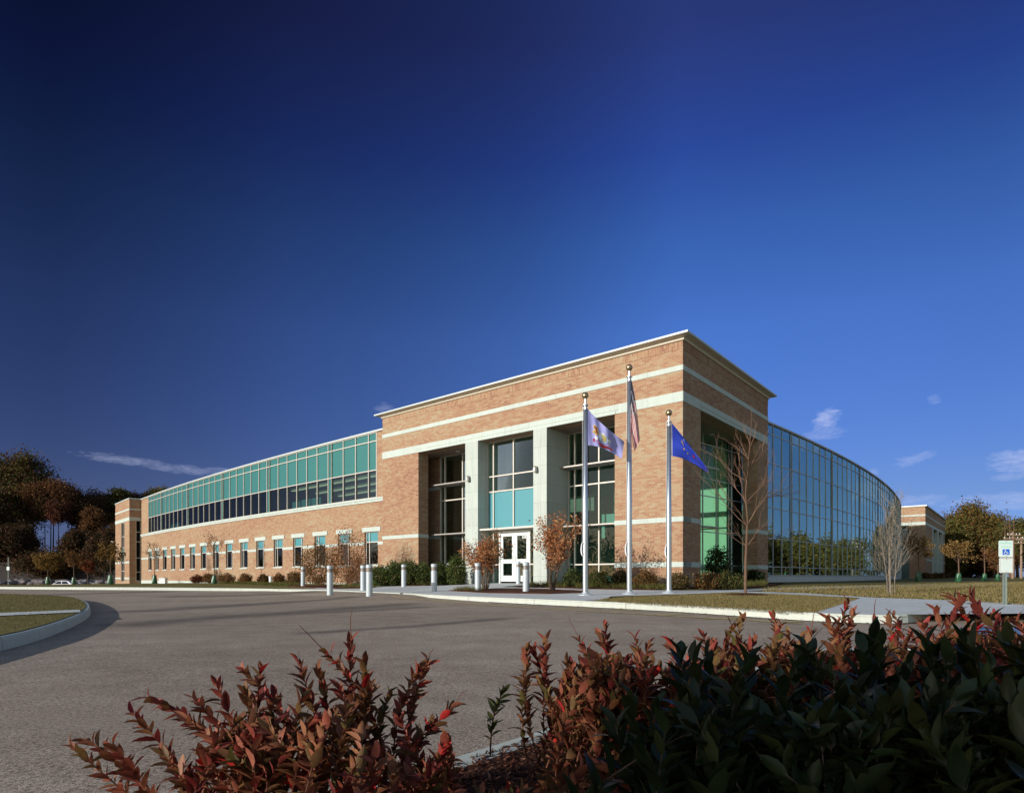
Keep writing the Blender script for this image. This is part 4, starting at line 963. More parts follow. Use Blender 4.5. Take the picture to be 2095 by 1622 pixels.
EM = [('horse_outline', M['e_gold'], [(.24, .40), (.22, .33), (.27, .28), (.33, .27), (.37, .33), (.38, .42), (.43, .50), (.42, .60), (.36, .55), (.31, .62), (.27, .60), (.30, .52), (.22, .58), (.18, .55), (.27, .47)]),
      ('horse', M['e_brown'], [(.26, .39), (.25, .34), (.29, .30), (.33, .31), (.35, .36), (.35, .44), (.40, .52), (.39, .55), (.35, .50), (.31, .54), (.25, .53), (.30, .46), (.29, .40)]),
      ('wreath', M['e_sky'], ell(.53, .56, .125, .20)), ('shield', M['e_olive'], [(.45, .42), (.60, .42), (.61, .60), (.57, .68), (.53, .72), (.48, .67), (.45, .58)]),
      ('shield_field', M['e_gold'], [(.47, .52), (.59, .52), (.58, .60), (.53, .64), (.48, .60)]), ('eagle', M['e_white'], [(.49, .40), (.53, .32), (.58, .40), (.54, .42)]),
      ('second_horse', M['e_white'], [(.63, .50), (.70, .42), (.74, .48), (.71, .58), (.74, .68), (.70, .68), (.66, .60)]),
      ('scroll', M['e_red'], [(.24, .74), (.31, .80), (.38, .76), (.45, .84), (.54, .88), (.62, .84), (.70, .80), (.78, .84), (.78, .92), (.70, .88), (.62, .93), (.54, .97), (.44, .93), (.37, .85), (.31, .88), (.22, .84)]),
      ('olive_branch', M['e_white'], ell(.33, .70, .055, .07))]
emblem(fl1, pos1, EM)
fl2, pos2 = flag('flag', 'limp red and white striped flag with starred navy corner on the tall middle pole', Y2 - .03, ((1291.3, 776), (1291.3, 862)), (1301, 808), ((1309, 900), (1298, 924)), (1291, 890), M['cloth_us'],
     lambda u, v: .07 * math.sin(9 * v + 2 * u) * (.3 + u) + .035 * math.sin(20 * v + 5 * u) - .10 * u, 40, 52)
fl3, pos3 = flag('flag', 'deep blue flag with scattered gold marks sagging from the right pole', Y3 - .02, ((1372.5, 863), (1372.5, 932.5)), (1398, 892), ((1450, 963), (1446, 966)), (1408, 936), M['cloth_blue'],
     lambda u, v: .09 * math.sin(6 * v + 4.5 * u) * min(1, 2 * u) + .045 * math.sin(17 * v + 6 * u) * u + .22 * u, heading=True)
emblem(fl3, pos3, [('emblem_mark', M['e_gold'], ell(.36, .30, .022, .06)), ('emblem_mark', M['e_gold'], ell(.40, .55, .020, .05)), ('emblem_mark', M['e_olive'], ell(.50, .62, .018, .06)), ('emblem_mark', M['e_red'], ell(.66, .50, .026, .12)), ('emblem_mark', M['e_sky'], ell(.42, .12, .022, .05)), ('emblem_mark', M['e_gold'], ell(.385, .38, .012, .05))])

# ------------------------------------------------------------------ plants: shared generators
def leaf_cards(C, size, pal, flat=0.0, aspect=.55):
    """one bent four-point leaf clump per centre"""
    n = len(C); d = rng.normal(size=(n, 3)); d[:, 2] += flat; d /= np.linalg.norm(d, axis=1)[:, None]
    e = rng.normal(size=(n, 3)); e -= d * (e * d).sum(1)[:, None]; e /= np.linalg.norm(e, axis=1)[:, None]
    nr = np.cross(d, e); L = size * rng.uniform(.6, 1.35, n)[:, None]; Wd = L * aspect
    V = np.stack([C - d * L * .5, C + e * Wd * .5 + nr * L * .08, C + d * L * .5, C - e * Wd * .5 + nr * L * .08], 1).reshape(-1, 3)
    Fc = np.arange(4 * n).reshape(n, 4); pal = np.array(pal); c = pal[rng.integers(0, len(pal), n)] * rng.uniform(.7, 1.3, (n, 1))
    return V, Fc, np.repeat(c, 4, 0)
def branch_tree(m, p, d, L, r, depth, tips, spread=.6, up=.25, kids=(2, 3), n=5, ratio=.68, wob=.12):
    pts_ = [Vector(p)]; rad = [r]; d = Vector(d).normalized(); k = 4
    for i in range(k):
        d = (d + Vector(rng.normal(size=3)) * wob + Vector((0, 0, up * .12))).normalized(); pts_.append(pts_[-1] + d * (L / k)); rad.append(r * (1 - .45 * (i + 1) / k))
    m.tube(pts_, rad, n if r > .02 else 3, cap=False)
    if depth == 0: tips.append((pts_[-1], d)); return
    for j in range(int(rng.integers(kids[0], kids[1] + 1))):
        t = float(rng.uniform(.45, 1.0)) if j else 1.0; q = pts_[min(k, max(1, int(t * k)))]
        a = Vector(rng.normal(size=3)); a = (a - d * a.dot(d)).normalized(); nd = (d + a * spread * float(rng.uniform(.6, 1.3)) + Vector((0, 0, up))).normalized()
        branch_tree(m, q, nd, L * ratio * float(rng.uniform(.8, 1.15)), max(.003, r * .55), depth - 1, tips, spread, up, kids, n, ratio, wob)
    tips.append((pts_[-1], d))
def woodland_tree(lab, px, Y, ytop, w_px, base_px, pal, dens=1.0, leaf=.55, bark='bark_dark', group='trees of the wood beyond the car park', trunk_r=.28, cat='tree', name='tree', gap=.0, zg=None, sq=1.0):
    x = (px - CX) / F * Y; zg = float(terrain(np.array([x]), np.array([Y]))[0]) if zg is None else zg
    zt = (HY - ytop) / F * Y; Wd = w_px / F * Y; zb = (HY - base_px) / F * Y; H = zt - zg
    r = thing(name, lab, cat, (x, Y, zg), group)
    m = MB(); lean = rng.uniform(-.4, .4)
    m.tube([(x + lean * t * .8, Y, zg - .3 + (H * .86 + .3) * t) for t in np.linspace(0, 1, 7)], [trunk_r * (1 - .82 * t) for t in np.linspace(0, 1, 7)], 7)
    cen = []; nl = int(11 * dens) + 5
    for k in range(nl):
        t = (k + .5) / nl; zc = zb + (zt - zb) * (t ** .9); prof_ = math.sin(math.pi * min(1, .16 + .80 * t)) ** .6 * sq
        nb = max(2, int(5 * prof_ * dens) + 1)
        for j in range(nb):
            a = rng.uniform(0, 2 * math.pi); rr = Wd * .5 * prof_ * math.sqrt(rng.uniform(.10, 1.35)); c = Vector((x + lean * t * .8 + rr * math.cos(a), Y + rr * math.sin(a), zc + rng.uniform(-.11, .08) * (zt - zb)))
            if rng.uniform() < gap + .12: continue
            cen.append(c); st = Vector((x + lean * t * .6, Y, max(zg + 1, zc - rr * .55)))
            m.tube([st, st.lerp(c, .5) + Vector((0, 0, .15)), c], [trunk_r * .28 * (1 - .5 * t), trunk_r * .18, .03], 4, cap=False)
    m.build('trunk', M[bark], r)
    P = []
    for c in cen:
        k = int(rng.integers(110, 230) * dens); s = Wd * rng.uniform(.055, .12) + .22
        q = rng.normal(size=(k, 3)) * np.array([s, s, s * .72]); P.append(np.array(c) + q)
    P = np.concatenate(P); V, Fc, c = leaf_cards(P, leaf * .68, pal, .2, .7); npmesh('crown', V, Fc, c, M['leaf'], r); return r
DK = [(.042, .036, .015), (.06, .045, .018), (.03, .026, .012)]; BR = [(.125, .050, .022), (.09, .040, .02), (.065, .032, .018)]; RD = [(.10, .026, .016), (.07, .022, .014), (.05, .024, .014)]
OL = [(.125, .098, .026), (.09, .080, .024), (.16, .105, .03)]; GN = [(.095, .10, .028), (.125, .118, .032), (.07, .072, .022)]; OR = [(.20, .088, .028), (.15, .070, .026), (.11, .06, .022)]
WD = [('tall dark tree with olive crown at the left edge of the wood', 38, 128, 936, 96, 1072, GN + BR, 1.5, .6, .3),
      ('dark bare stemmed tree half cut by the left frame edge', -25, 118, 1000, 80, 1110, DK + BR, 1.2, .55, .28),
      ('rust brown crowned tree right of the tallest left tree', 108, 126, 992, 76, 1040, OR + BR, 1.2, .5, .2),
      ('dark reddish tree standing in front of the sky gap', 146, 134, 1014, 52, 1046, BR + RD, 1.1, .5, .2),
      ('slim dark tree with purple brown crown mid wood', 176, 128, 1018, 50, 1082, BR + DK, 1.1, .5, .22),
      ('dark brown tree with a pointed top mid wood', 206, 131, 1010, 48, 1082, BR + DK, 1.1, .5, .22),
      ('green topped tree left of the brick end block', 242, 133, 1004, 36, 1062, GN + DK, 1.1, .5, .22),
      ('brown domed tree showing over the end block roof', 270, 136, 1014, 42, 1070, BR + DK, 1.1, .5, .22),
      ('dark tree crown above the roof line of the left wing', 301, 138, 1012, 38, 1080, DK + BR, 1.0, .5, .22),
      ('yellow green tree top rising behind the ribbon windows', 331, 140, 998, 42, 1080, OL + GN, 1.1, .5, .22),
      ('lean dark trunked tree at the left of the sky gap', 92, 122, 1022, 30, 1058, BR + DK, .9, .45, .17),
      ('lean dark trunked tree in the middle of the sky gap', 103, 124, 1018, 28, 1054, DK + BR, .9, .45, .19),
      ('lean dark trunked tree at the right of the sky gap', 120, 121, 1026, 32, 1066, BR + RD, .9, .45, .17),
      ('thin trunked brown tree left of the small red tree', 190, 119, 1040, 30, 1092, BR + OR, .9, .42, .14)]
for lab, px, Y, yt, wp, bp, pal, dn, lf, tr in WD: woodland_tree(lab, px, Y, yt, wp, bp, pal, dn, lf, trunk_r=tr)
for lab, px, Y, yt, wp, bp in (('short dark tree filling the wood below the tall left crown', 14, 115, 1080, 66, 1155), ('low dark evergreen at the right of the sky gap', 160, 116, 1086, 40, 1168), ('low dark evergreen beside the brick end block', 218, 114, 1092, 48, 1168), ('low dark evergreen left of the sky gap', 52, 117, 1084, 26, 1165), ('low brown undergrowth tree behind the golden maple', 106, 113, 1140, 84, 1172), ('low dark evergreen against the end block corner', 246, 118, 1076, 36, 1160), ('low brown thicket tree behind the small red tree', 186, 115, 1136, 52, 1172)):
    woodland_tree(lab, px, Y, yt, wp, bp, DK + BR, 1.3, .5, trunk_r=.2, sq=1.15)
# right hand trees
woodland_tree('big dome shaped olive brown tree right of the far pavilion', 1985, 112, 1047, 86, 1172, OL + GN + OR, 1.9, .5, 'bark', 'trees beyond the right lawn', .4, sq=1.1)
woodland_tree('lower olive tree touching the far pavilion wall', 1948, 108, 1075, 48, 1165, OL + GN, 1.3, .5, 'bark', 'trees beyond the right lawn', .3)
woodland_tree('green tree cut by the right frame edge behind the poles', 2082, 100, 1070, 60, 1150, GN + OL, 1.2, .45, 'bark_red', 'trees beyond the right lawn', .25)
woodland_tree('thin rusty tree between the dome tree and the sign', 2030, 105, 1122, 34, 1165, OR + BR, .8, .4, 'bark', 'trees beyond the right lawn', .15)
woodland_tree('small rust brown tree left of the utility pole', 2050, 96, 1130, 36, 1165, OR + BR, .8, .4, 'bark', 'trees beyond the right lawn', .15)
# trees just outside the frame that the curved glass and the doors mirror
for k, (x, y, h, wd) in enumerate(((54, 46, 7.5, 6), (63, 58, 4.8, 7), (70, 63, 6.0, 6), (79, 73, 5.0, 7), (48, 36, 6.0, 6), (88, 81, 6.0, 8), (68, 44, 8, 8), (95, 93, 7, 8), (105, 108, 8, 9))):
    woodland_tree('mixed olive and rust tree in the row beyond the right edge', CX + F * x / y, y, HY - F * (h - .4) / y, wd * F / y, HY - F * 1.0 / y, [(.20, .17, .05), (.24, .15, .045), (.15, .15, .05)], 1.0, .55, 'bark', 'tree row mirrored in the curved glass', .3, zg=-.4)
for k, (x, y, h, wd) in enumerate(((-82, 6, 9, 10), (-88, -8, 8, 10), (-85, 18, 9, 11), (-90, 30, 8, 10), (-95, -22, 9, 12))):
    yy = y if abs(y) > 1 else 1
    r = thing('tree', 'dark tree in the row across the road left of the drive', 'tree', (x, yy, -.8), 'tree row mirrored in the doors')
    m = MB(); m.tube([(x, yy, -1), (x, yy, h * .7)], [.3, .08], 6); m.build('trunk', M['bark_dark'], r)
    P = np.array([x, yy, h * .5]) + rng.normal(size=(3500, 3)) * np.array([wd * .26, wd * .26, h * .17]); V, Fc, c = leaf_cards(P, .5, DK + OL, .2, .7); npmesh('crown', V, Fc, c, M['leaf'], r)

# young street trees with watering bags
def young_tree(lab, px, py, ytop, w_px, ybase, pal, dens, name='young_tree', bag=None, baglab=None, bark='bark', twig_top=False, group='young trees with watering bags', leaf=.13, depth=None, rtr=.04):
    x, y = G(px, py) if depth is None else on(px, depth)[:2]; z = sf(x, y); H = (HY - ytop) / F * y - z; Wd = w_px / F * y; zb = (HY - ybase) / F * y - z
    r = thing(name, lab, 'tree', (x, y, z), group); m = MB(); tips = []
    m.tube([(x, y, z - .1), (x + .02, y, z + zb * .6), (x, y, z + zb), (x, y, z + zb + (H - zb) * .55)], [rtr, rtr * .85, rtr * .8, rtr * .35], 7)
    nb = 13
    for k in range(nb):
        t = k / nb; a = k * 2.4; zs = z + zb + (H - zb) * .45 * t; L = Wd * .34 * (1 - .35 * t) if not twig_top else Wd * .34 * (1 - .2 * t)
        branch_tree(m, (x, y, zs), (math.cos(a), math.sin(a), .75 + (1.6 if twig_top else .6) * t), L * (1 + (.9 * t if twig_top else .35 * t)), rtr * .34, 2, tips, .55, .22, (2, 3), 4, .66)
    m.build('trunk', M[bark], r)
    if dens:
        P = []
        for q, d in tips:
            if twig_top and q.z > z + zb + (H - zb) * .62 and rng.uniform() < .85: continue
            P.append(np.array(q) + rng.normal(size=(int(max(1, dens * 13)), 3)) * Wd * .06)
        P = np.concatenate(P); V, Fc, c = leaf_cards(P, leaf * .72, pal, 0, .6); npmesh('crown', V, Fc, c, M['leaf'], r)
    if bag:
        b0, b1 = bag; h = (b1 - b0) / F * y; m = MB(); nseg = 14; h *= .95; rr = h * .30; prof_ = [(.95, .0), (1.0, .10), (.96, .4), (.86, .70), (.74, .90), (.62, 1.0), (.12, .97)]
        bt = thing('watering_bag', baglab, 'watering bag', (x, y, z), 'green watering bags around young trunks')
        rg = []
        for q, t in prof_:
            rg.append([(x + rr * q * (1 + .10 * math.sin(3 * a + 5 * t) + .05 * math.sin(7 * a + 9 * t)) * math.cos(a), y + rr * q * (1 + .10 * math.sin(2 * a + 4 * t)) * math.sin(a), z + h * t) for a in np.linspace(0, 2 * math.pi, nseg, endpoint=False)])
        for A_, B_ in zip(rg[:-1], rg[1:]):
            for k in range(nseg): m.face([A_[k], A_[(k + 1) % nseg], B_[(k + 1) % nseg], B_[k]])
        m.build('bag_body', M['bag'], bt)
    return r
GO = [(.22, .12, .03), (.17, .10, .028), (.12, .075, .025)]; RU = [(.22, .055, .025), (.16, .045, .022), (.12, .05, .02)]; SP = [(.24, .12, .035), (.18, .085, .03)]; YB = [(.27, .17, .055), (.20, .13, .045), (.15, .085, .03)]
young_tree('golden leaved young tree left of the white car', 98, 1195, 1132, 52, 1176, GO, 1.6, bag=(1179, 1195), baglab='green watering bag at the golden tree left of the white car', leaf=.22)
young_tree('sparse brown young tree right of the white car', 151, 1195, 1112, 36, 1166, OR, .6, bag=(1180, 1195), baglab='green watering bag just right of the white car roof', leaf=.18)
young_tree('small round red tree behind the car park edge', 179, 1192, 1144, 30, 1176, RU, 1.5, depth=58, leaf=.2)
young_tree('brown young tree in front of the brick end block edge', 226, 1195, 1100, 48, 1158, GO, .8, bag=(1175, 1195), baglab='green watering bag in front of the left end block', leaf=.18)
young_tree('sparse orange tipped young tree before the leftmost windows', 316, 1193, 1098, 44, 1152, SP, .25,  bag=(1175, 1193), baglab='green watering bag under the leftmost wing windows', bark='bark_red', leaf=.13)
young_tree('sparse orange tipped young tree before the middle windows', 438, 1188, 1068, 60, 1148, SP, .25, depth=wall_front(438, 3.2), bag=(1170, 1188), baglab='green watering bag among the brown shrubs by the wing', bark='bark_red', leaf=.12)
young_tree('yellow brown young tree before the far pavilion', 1879, 1189, 1074, 52, 1146, YB, 1.5, bag=(1168, 1189), baglab='green watering bag at the tree before the far pavilion', bark='bark_red', twig_top=True, leaf=.15)
young_tree('broad yellow brown young tree before the big dome tree', 1961, 1190, 1106, 56, 1152, YB, 1.0, bag=(1171, 1190), baglab='green watering bag below the tree before the dome tree', bark='bark_red', leaf=.16)
young_tree('slim bare young tree left of the parking sign', 2014, 1188, 1092, 14, 1150, SP, .1, bag=(1172, 1188), baglab='green watering bag left of the parking sign, nearer the pavilion', bark='bark_red', leaf=.14)
young_tree('rusty young tree close left of the parking sign', 2041, 1187, 1120, 30, 1160, OR, .7, bag=(1173, 1187), baglab='green watering bag touching the parking sign edge', bark='bark_red', leaf=.15)
# bare tree on the near lawn
x, y = G(1525, 1216.5); z = sf(x, y); r = thing('bare_tree', 'leafless young tree on the lawn before the corner portal', 'tree', (x, y, z)); m = MB(); tips = []
sc_ = y / F
ctl = [(1525, 1216.5), (1525.5, 1150), (1527, 1117), (1529, 1060), (1525, 1010), (1530, 960), (1533, 920), (1537, 870), (1537.5, 826)]
m.tube([P3(a, b, y) for a, b in ctl], [.045, .038, .034, .026, .021, .017, .012, .008, .004], 8); 
for (a, b), (dx_, dz_), L in (((1527, 1117), (-.8, 1.0), 62), ((1527, 1117), (.95, .8), 66), ((1528, 1075), (.6, 1.1), 95), ((1528, 1075), (-.7, 1.2), 105), ((1526, 1030), (.85, 1.0), 84), ((1526, 1030), (-.5, 1.3), 80), ((1528, 985), (-.5, 1.2), 78), ((1529, 970), (.5, 1.2), 66), ((1531, 940), (-.45, 1.2), 48), ((1533, 920), (.35, 1.1), 46), ((1536, 880), (.5, .8), 16), ((1536, 895), (-.4, .6), 12)):
    for kk in range(1 if L < 20 else 2): branch_tree(m, P3(a, b, y), (dx_ * (1.45 if kk == 0 else .9), rng.uniform(-.6, .6), dz_ * .9), L * sc_ * (1 - .25 * kk) * .92, .0135 if L > 20 else .004, 3 if L > 30 else 0, tips, .44, .10, (2, 3), 4, .62, .12)
m.build('trunk', M['bark_red'], r)
x0, y0 = x, y; m = MB(); m.lathe([(.75, 0), (.6, .035), (.2, .06), (0, .065)], 22, (x, y, z - .01)); tag(m.build('mulch_ring', M['mulch']), kind='structure')
# pale multi-stemmed tree
x, y = G(1826, 1214); z = sf(x, y); r = thing('multi_stem_tree', 'bare pale barked tree with many upright stems before the curved glass', 'tree', (x, y, z)); m = MB(); tips = []; sc_ = y / F
for k, (bx_, tx_, ty_) in enumerate(((1819, 1822, 1030), (1823, 1843, 1016), (1827, 1834, 1008), (1830, 1853, 1040), (1820, 1795, 1068), (1832, 1864, 1085), (1825, 1810, 1050))):
    yy = y + rng.uniform(-.18, .18); a = P3(bx_, 1214, y); b = P3(tx_, ty_, y + rng.uniform(-.5, .5)); a.z = z - .05; a.y = yy; pts_ = []
    for t in np.linspace(0, 1, 9):
        q = a.lerp(b, t); q.x += .05 * math.sin(3 * t + k) * t * (1 - t) * 2; q.x = a.x + (q.x - a.x) * (t ** .8 if t else 0); pts_.append(q)
    r0_ = .023 if k in (1, 2, 0) else .013
    m.tube(pts_, [r0_ * (1 - .8 * t) for t in np.linspace(0, 1, 9)], 7)
    for t in (2, 3, 4, 5, 6, 7):
        for _ in range(3):
            s_ = rng.choice([-1, 1]); branch_tree(m, pts_[t], (s_ * rng.uniform(.3, 1.0), rng.uniform(-.6, .6), rng.uniform(.7, 1.3)), rng.uniform(20, 40) * sc_, .0042, 2, tips, .40, .22, (1, 2), 3, .65, .08)
m.build('trunk', M['bark_pale'], r)
P = np.array([tips[i][0] for i in rng.integers(0, len(tips), 60)]) + rng.normal(size=(60, 3)) * .04; V, Fc, c = leaf_cards(P, .05, [(.30, .20, .09), (.22, .13, .06)], 0, .6); npmesh('crown', V, Fc, c, M['leaf'], r)

# shrubs by the building
def shrub(lab, px, py, ytop, w_px, pal, dens=1.0, leaf=.07, name='shrub', group='shrubs planted along the building', depth=None, up=.4, yoff=0.0, stem='stemred', fl=.62, ey=1.0):
    x, y = G(px, py) if depth is None else on(px, depth)[:2]; y += yoff; x *= (y / (y - yoff)) if yoff else 1; z = sf(x, y); H = (HY - ytop) / F * y - z; Wd = w_px / F * y
    r = thing(name, lab, 'shrub', (x, y, z), group); m = MB(); tips = []
    for k in range(9):
        a = k * 2.4; s_ = .25 + .75 * ((k * 7) % 9) / 9; branch_tree(m, (x + .05 * math.cos(a), y + .05 * math.sin(a), z - .03), (math.cos(a) * s_ * Wd, math.sin(a) * s_ * Wd, H), H * .5 * rng.uniform(.7, 1.0), .014, 2, tips, .45, up * .5, (2, 3), 4, .62)
    m.build('stem', M[stem], r)
    n_ = int(2100 * dens); q = rng.normal(size=(n_, 3)); q /= np.linalg.norm(q, axis=1)[:, None]; rad = rng.uniform(.25, 1.0, n_) ** .45
    bump_ = 1 + .18 * np.sin(q[:, 0] * 5 + px) * np.cos(q[:, 2] * 4 + px) + .12 * rng.normal(size=n_)
    P = np.stack([x + q[:, 0] * rad * Wd * .5 * bump_, y + q[:, 1] * rad * Wd * .5 * ey * bump_, z + H * (1 - fl) + q[:, 2] * rad * H * fl * bump_], 1); P = P[P[:, 2] > z + .03]
    tp = np.array([t[0] for t in tips]); tp = tp[(tp[:, 2] < z + H * 1.12)]; P = np.concatenate([P, tp + rng.normal(size=tp.shape) * .03])
    V, Fc, c = leaf_cards(P, leaf, pal, .3, .5); npmesh('foliage', V, Fc, c, M['leaf'], r); return r
GS = [(.055, .085, .022), (.08, .105, .03), (.11, .12, .03), (.04, .06, .018)]; BS = [(.19, .075, .026), (.145, .075, .026), (.105, .062, .023), (.21, .11, .035)]; RB_ = [(.34, .125, .050), (.40, .175, .075), (.27, .100, .045), (.44, .25, .11)]; OB = [(.10, .075, .028), (.13, .085, .035), (.07, .06, .022)]; DG = [(.020, .032, .014), (.032, .045, .018), (.014, .022, .010)]
shrub('rust brown rounded bush behind the leftmost bollard', 655, 1197, 1113, 92, BS + OB, 2.4, .10, yoff=1.2, fl=.55)
shrub('tall reddish shrub left of the brick pier by a window', 714, 1199, 1078, 72, RB_ + BS, 1.5, .085, yoff=.3, fl=.52)
for lab, px, w_, yt in (('green shrub at the left end of the hedge under the pier', 778, 52, 1158), ('second green shrub of the hedge, behind a bollard', 806, 46, 1150), ('green shrub in the middle of the pier hedge', 834, 48, 1146), ('green shrub under the pier corner', 866, 46, 1152)): shrub(lab, px, 1197, yt, w_, GS, 1.6, .10, depth=31.0, fl=.55)
shrub('dark green shrub in the recess beside the left portal', 902, 1195, 1150, 40, GS + DG, 1.4, .10, depth=31.0)
shrub('tall leggy green shrub before the left portal glass', 934, 1194, 1136, 42, GS, 1.2, .11, depth=30.2, up=.8)
for lab, px, py, w_, yt, pal in (('small red flowering shrub far left along the wing', 404, 1190, 26, 1176, RU), ('dark red brown shrub left of the orange tipped tree', 428, 1191, 26, 1172, BS), ('reddish brown shrub right of the orange tipped tree', 464, 1190.5, 34, 1172, BS), ('brown shrub under the eighth window', 503, 1189, 26, 1173, BS), ('small brown shrub left of the cleanout pipe', 540, 1189, 24, 1174, BS + OB), ('brown shrub right of the cleanout pipe', 571, 1189, 24, 1173, BS), ('olive brown shrub left of the first bollard', 604, 1192, 34, 1168, OB + BS)): shrub(lab, px, py, yt, w_, pal, .8, .10, depth=wall_front(px, 1.5))
# red shrubs in the island bed
def red_shrub(lab, px, py, ytop, w_px, ybot, seed_tip, group='tall red leaved shrubs before the doors'):
    x, y = G(px, py); z = sf(x, y); r = thing('red_shrub', lab, 'shrub', (x, y, z), group); m = MB(); tips = []; H = (HY - ytop) / F * y - z; Wd = w_px / F * y
    for k in range(15):
        a = k * 2.4; s_ = .10 + .55 * ((k * 5) % 15) / 15; branch_tree(m, (x + .08 * math.cos(a), y + .08 * math.sin(a), z - .03), (math.cos(a) * s_ * Wd, math.sin(a) * s_ * Wd, H * .95), H * .44 * rng.uniform(.7, 1.0), .018, 3, tips, .34, .3, (2, 3), 4, .62, .08)
    m.build('stem', M['bark'], r); zb = (HY - ybot) / F * y
    tp = np.array([t[0] for t in tips]); tp = tp[(tp[:, 2] > zb) & (tp[:, 2] < z + H * 1.06)]
    P = np.repeat(tp, 10, 0) + rng.normal(size=(len(tp) * 10, 3)) * .11; V, Fc, c = leaf_cards(P, .085, RB_, 0, .6); npmesh('foliage', V, Fc, c, M['leaf'], r)
red_shrub('red brown vase shaped shrub left of the double doors', 993, 1206, 1085, 66, 1168, 0)
red_shrub('taller copper red shrub right of the double doors', 1130, 1208, 1038, 78, 1200, 0)
for lab, px, py, yt, w_, pal in (('dark green shrub right of the copper shrub', 1175, 1200, 1163, 44, GS + DG), ('olive shrub between the left and middle flagpoles', 1226, 1201, 1168, 46, OB + GS), ('olive shrub left of the brick corner pier', 1272, 1201, 1164, 46, OB + DG), ('brown shrub under the leaf shadow on the pier', 1322, 1203, 1167, 50, OB + BS), ('olive shrub at the foot of the brick corner', 1388, 1204, 1172, 48, OB), ('olive brown shrub right of the brick corner', 1446, 1206, 1170, 52, OB + BS), ('bushy olive shrub before the corner portal', 1492, 1206, 1168, 56, OB + GS)): shrub(lab, px, py, yt, w_, pal, 1.3, .075)
shrub('tall dark green shrub inside the corner portal', 1468, 1196, 1118, 50, DG + GS, 1.5, .10, depth=27.2, fl=.56)
shrub('dark rounded shrub at the far brick pier', 1546, 1195, 1166, 38, DG, 1.2, .09, depth=27.5)
for k, px in enumerate((1895, 1915, 1932)): shrub(('dark shrub under the far pavilion corner', 'dark shrub between the far pavilion columns', 'dark shrub at the far end of the pavilion')[k], px, 1188, 1172, 22, DG + BS, .5, .22, depth=72 + 4 * k)
# ground cover clumps and lawn blades (nobody could count them)
def blades(name, pts_, h, wd, pal, mat='grass', lean=.4):
    n_ = len(pts_); P = np.array(pts_); a = rng.uniform(0, 2 * math.pi, n_); hh = h * rng.uniform(.5, 1.3, n_); l = lean * hh * rng.uniform(.2, 1.4, n_); b = rng.uniform(0, 2 * math.pi, n_)
    dxy = np.stack([np.cos(a), np.sin(a), 0 * a], 1) * wd * .5; tip = np.stack([np.cos(b) * l, np.sin(b) * l, hh], 1)
    V = np.stack([P - dxy, P + dxy, P + tip], 1).reshape(-1, 3); pal = np.array(pal); c = pal[rng.integers(0, len(pal), n_)] * rng.uniform(.75, 1.25, (n_, 1))
    return tag(npmesh(name, V, np.arange(3 * n_).reshape(n_, 3), np.repeat(c, 3, 0), M[mat]), kind='stuff')
def scatter(poly, n_, off=0.0):
    P = np.array(poly); lo, hi = P.min(0), P.max(0); out = []
    while sum(len(o) for o in out) < n_:
        q = rng.uniform(lo, hi, (n_ * 2, 2)); out.append(q[inpoly(q[:, 0], q[:, 1], poly)])
    q = np.concatenate(out)[:n_]; return np.c_[q, surf(q[:, 0], q[:, 1]) + off]
GP = [(.20, .16, .055), (.155, .135, .042), (.23, .175, .075), (.125, .12, .034), (.25, .18, .095)]
near_lawn = [G(1212, 1229), G(1235, 1225), G(1300, 1220), G(1430, 1215.5), G(1505, 1212), G(1640, 1217.5), G(1758, 1224.5), G(1668, 1253.5), G(1600, 1252), G(1492, 1244.5), G(1352, 1237)]
blades('grass', scatter(near_lawn, 42000, -.01), .045, .012, GP)
mid_lawn = [G(1560, 1201.5), G(1700, 1199), G(1850, 1196), G(2095, 1190), G(2140, 1240), G(1960, 1229), G(1790, 1221), G(1640, 1212), G(1560, 1209)]
blades('grass', scatter(mid_lawn, 26000, -.02), .07, .03, GP)
blades('grass', scatter(isl, 30000, .0), .05, .012, [(.10, .095, .032), (.13, .12, .04), (.08, .08, .026), (.15, .115, .055)])
def clumps(poly, n_, h, pal, k=26):
    c = scatter(poly, n_); q = np.repeat(c, k, 0); q[:, :2] += rng.normal(size=(len(q), 2)) * .05; return blades('ground_cover', q, h, .016, pal, lean=.9)
GC = [(.13, .13, .03), (.10, .105, .028), (.17, .15, .045), (.08, .09, .022)]
clumps([fp(-.3, .6), fp(-.3, 2.1), fp(3.6, 2.2), fp(6.3, 2.1), fp(6.3, .6)], 150, .22, GC)
clumps([SD.P(.2, .7, 0)[:2], SD.P(.2, 1.7, 0)[:2], SD.P(4.5, 1.9, 0)[:2], SD.P(6, 1.0, 0)[:2]], 70, .24, GC)
clumps([fp(12, 1.5), fp(12, 2.1), fp(18.5, 3.7), fp(18.5, 2.6)], 80, .16, GC)
clumps([G(440, 1193), G(470, 1190.5), G(600, 1193), G(618, 1198), G(590, 1199), G(500, 1195)], 260, .18, GC)
clumps([G(690, 1203), G(700, 1200.5), G(790, 1199), G(760, 1202.5)], 40, .14, GC)
clumps([G(922, 1209), G(950, 1205.5), G(1000, 1206), G(980, 1209)], 26, .16, [(.12, .12, .03), (.18, .13, .03), (.09, .10, .03)])
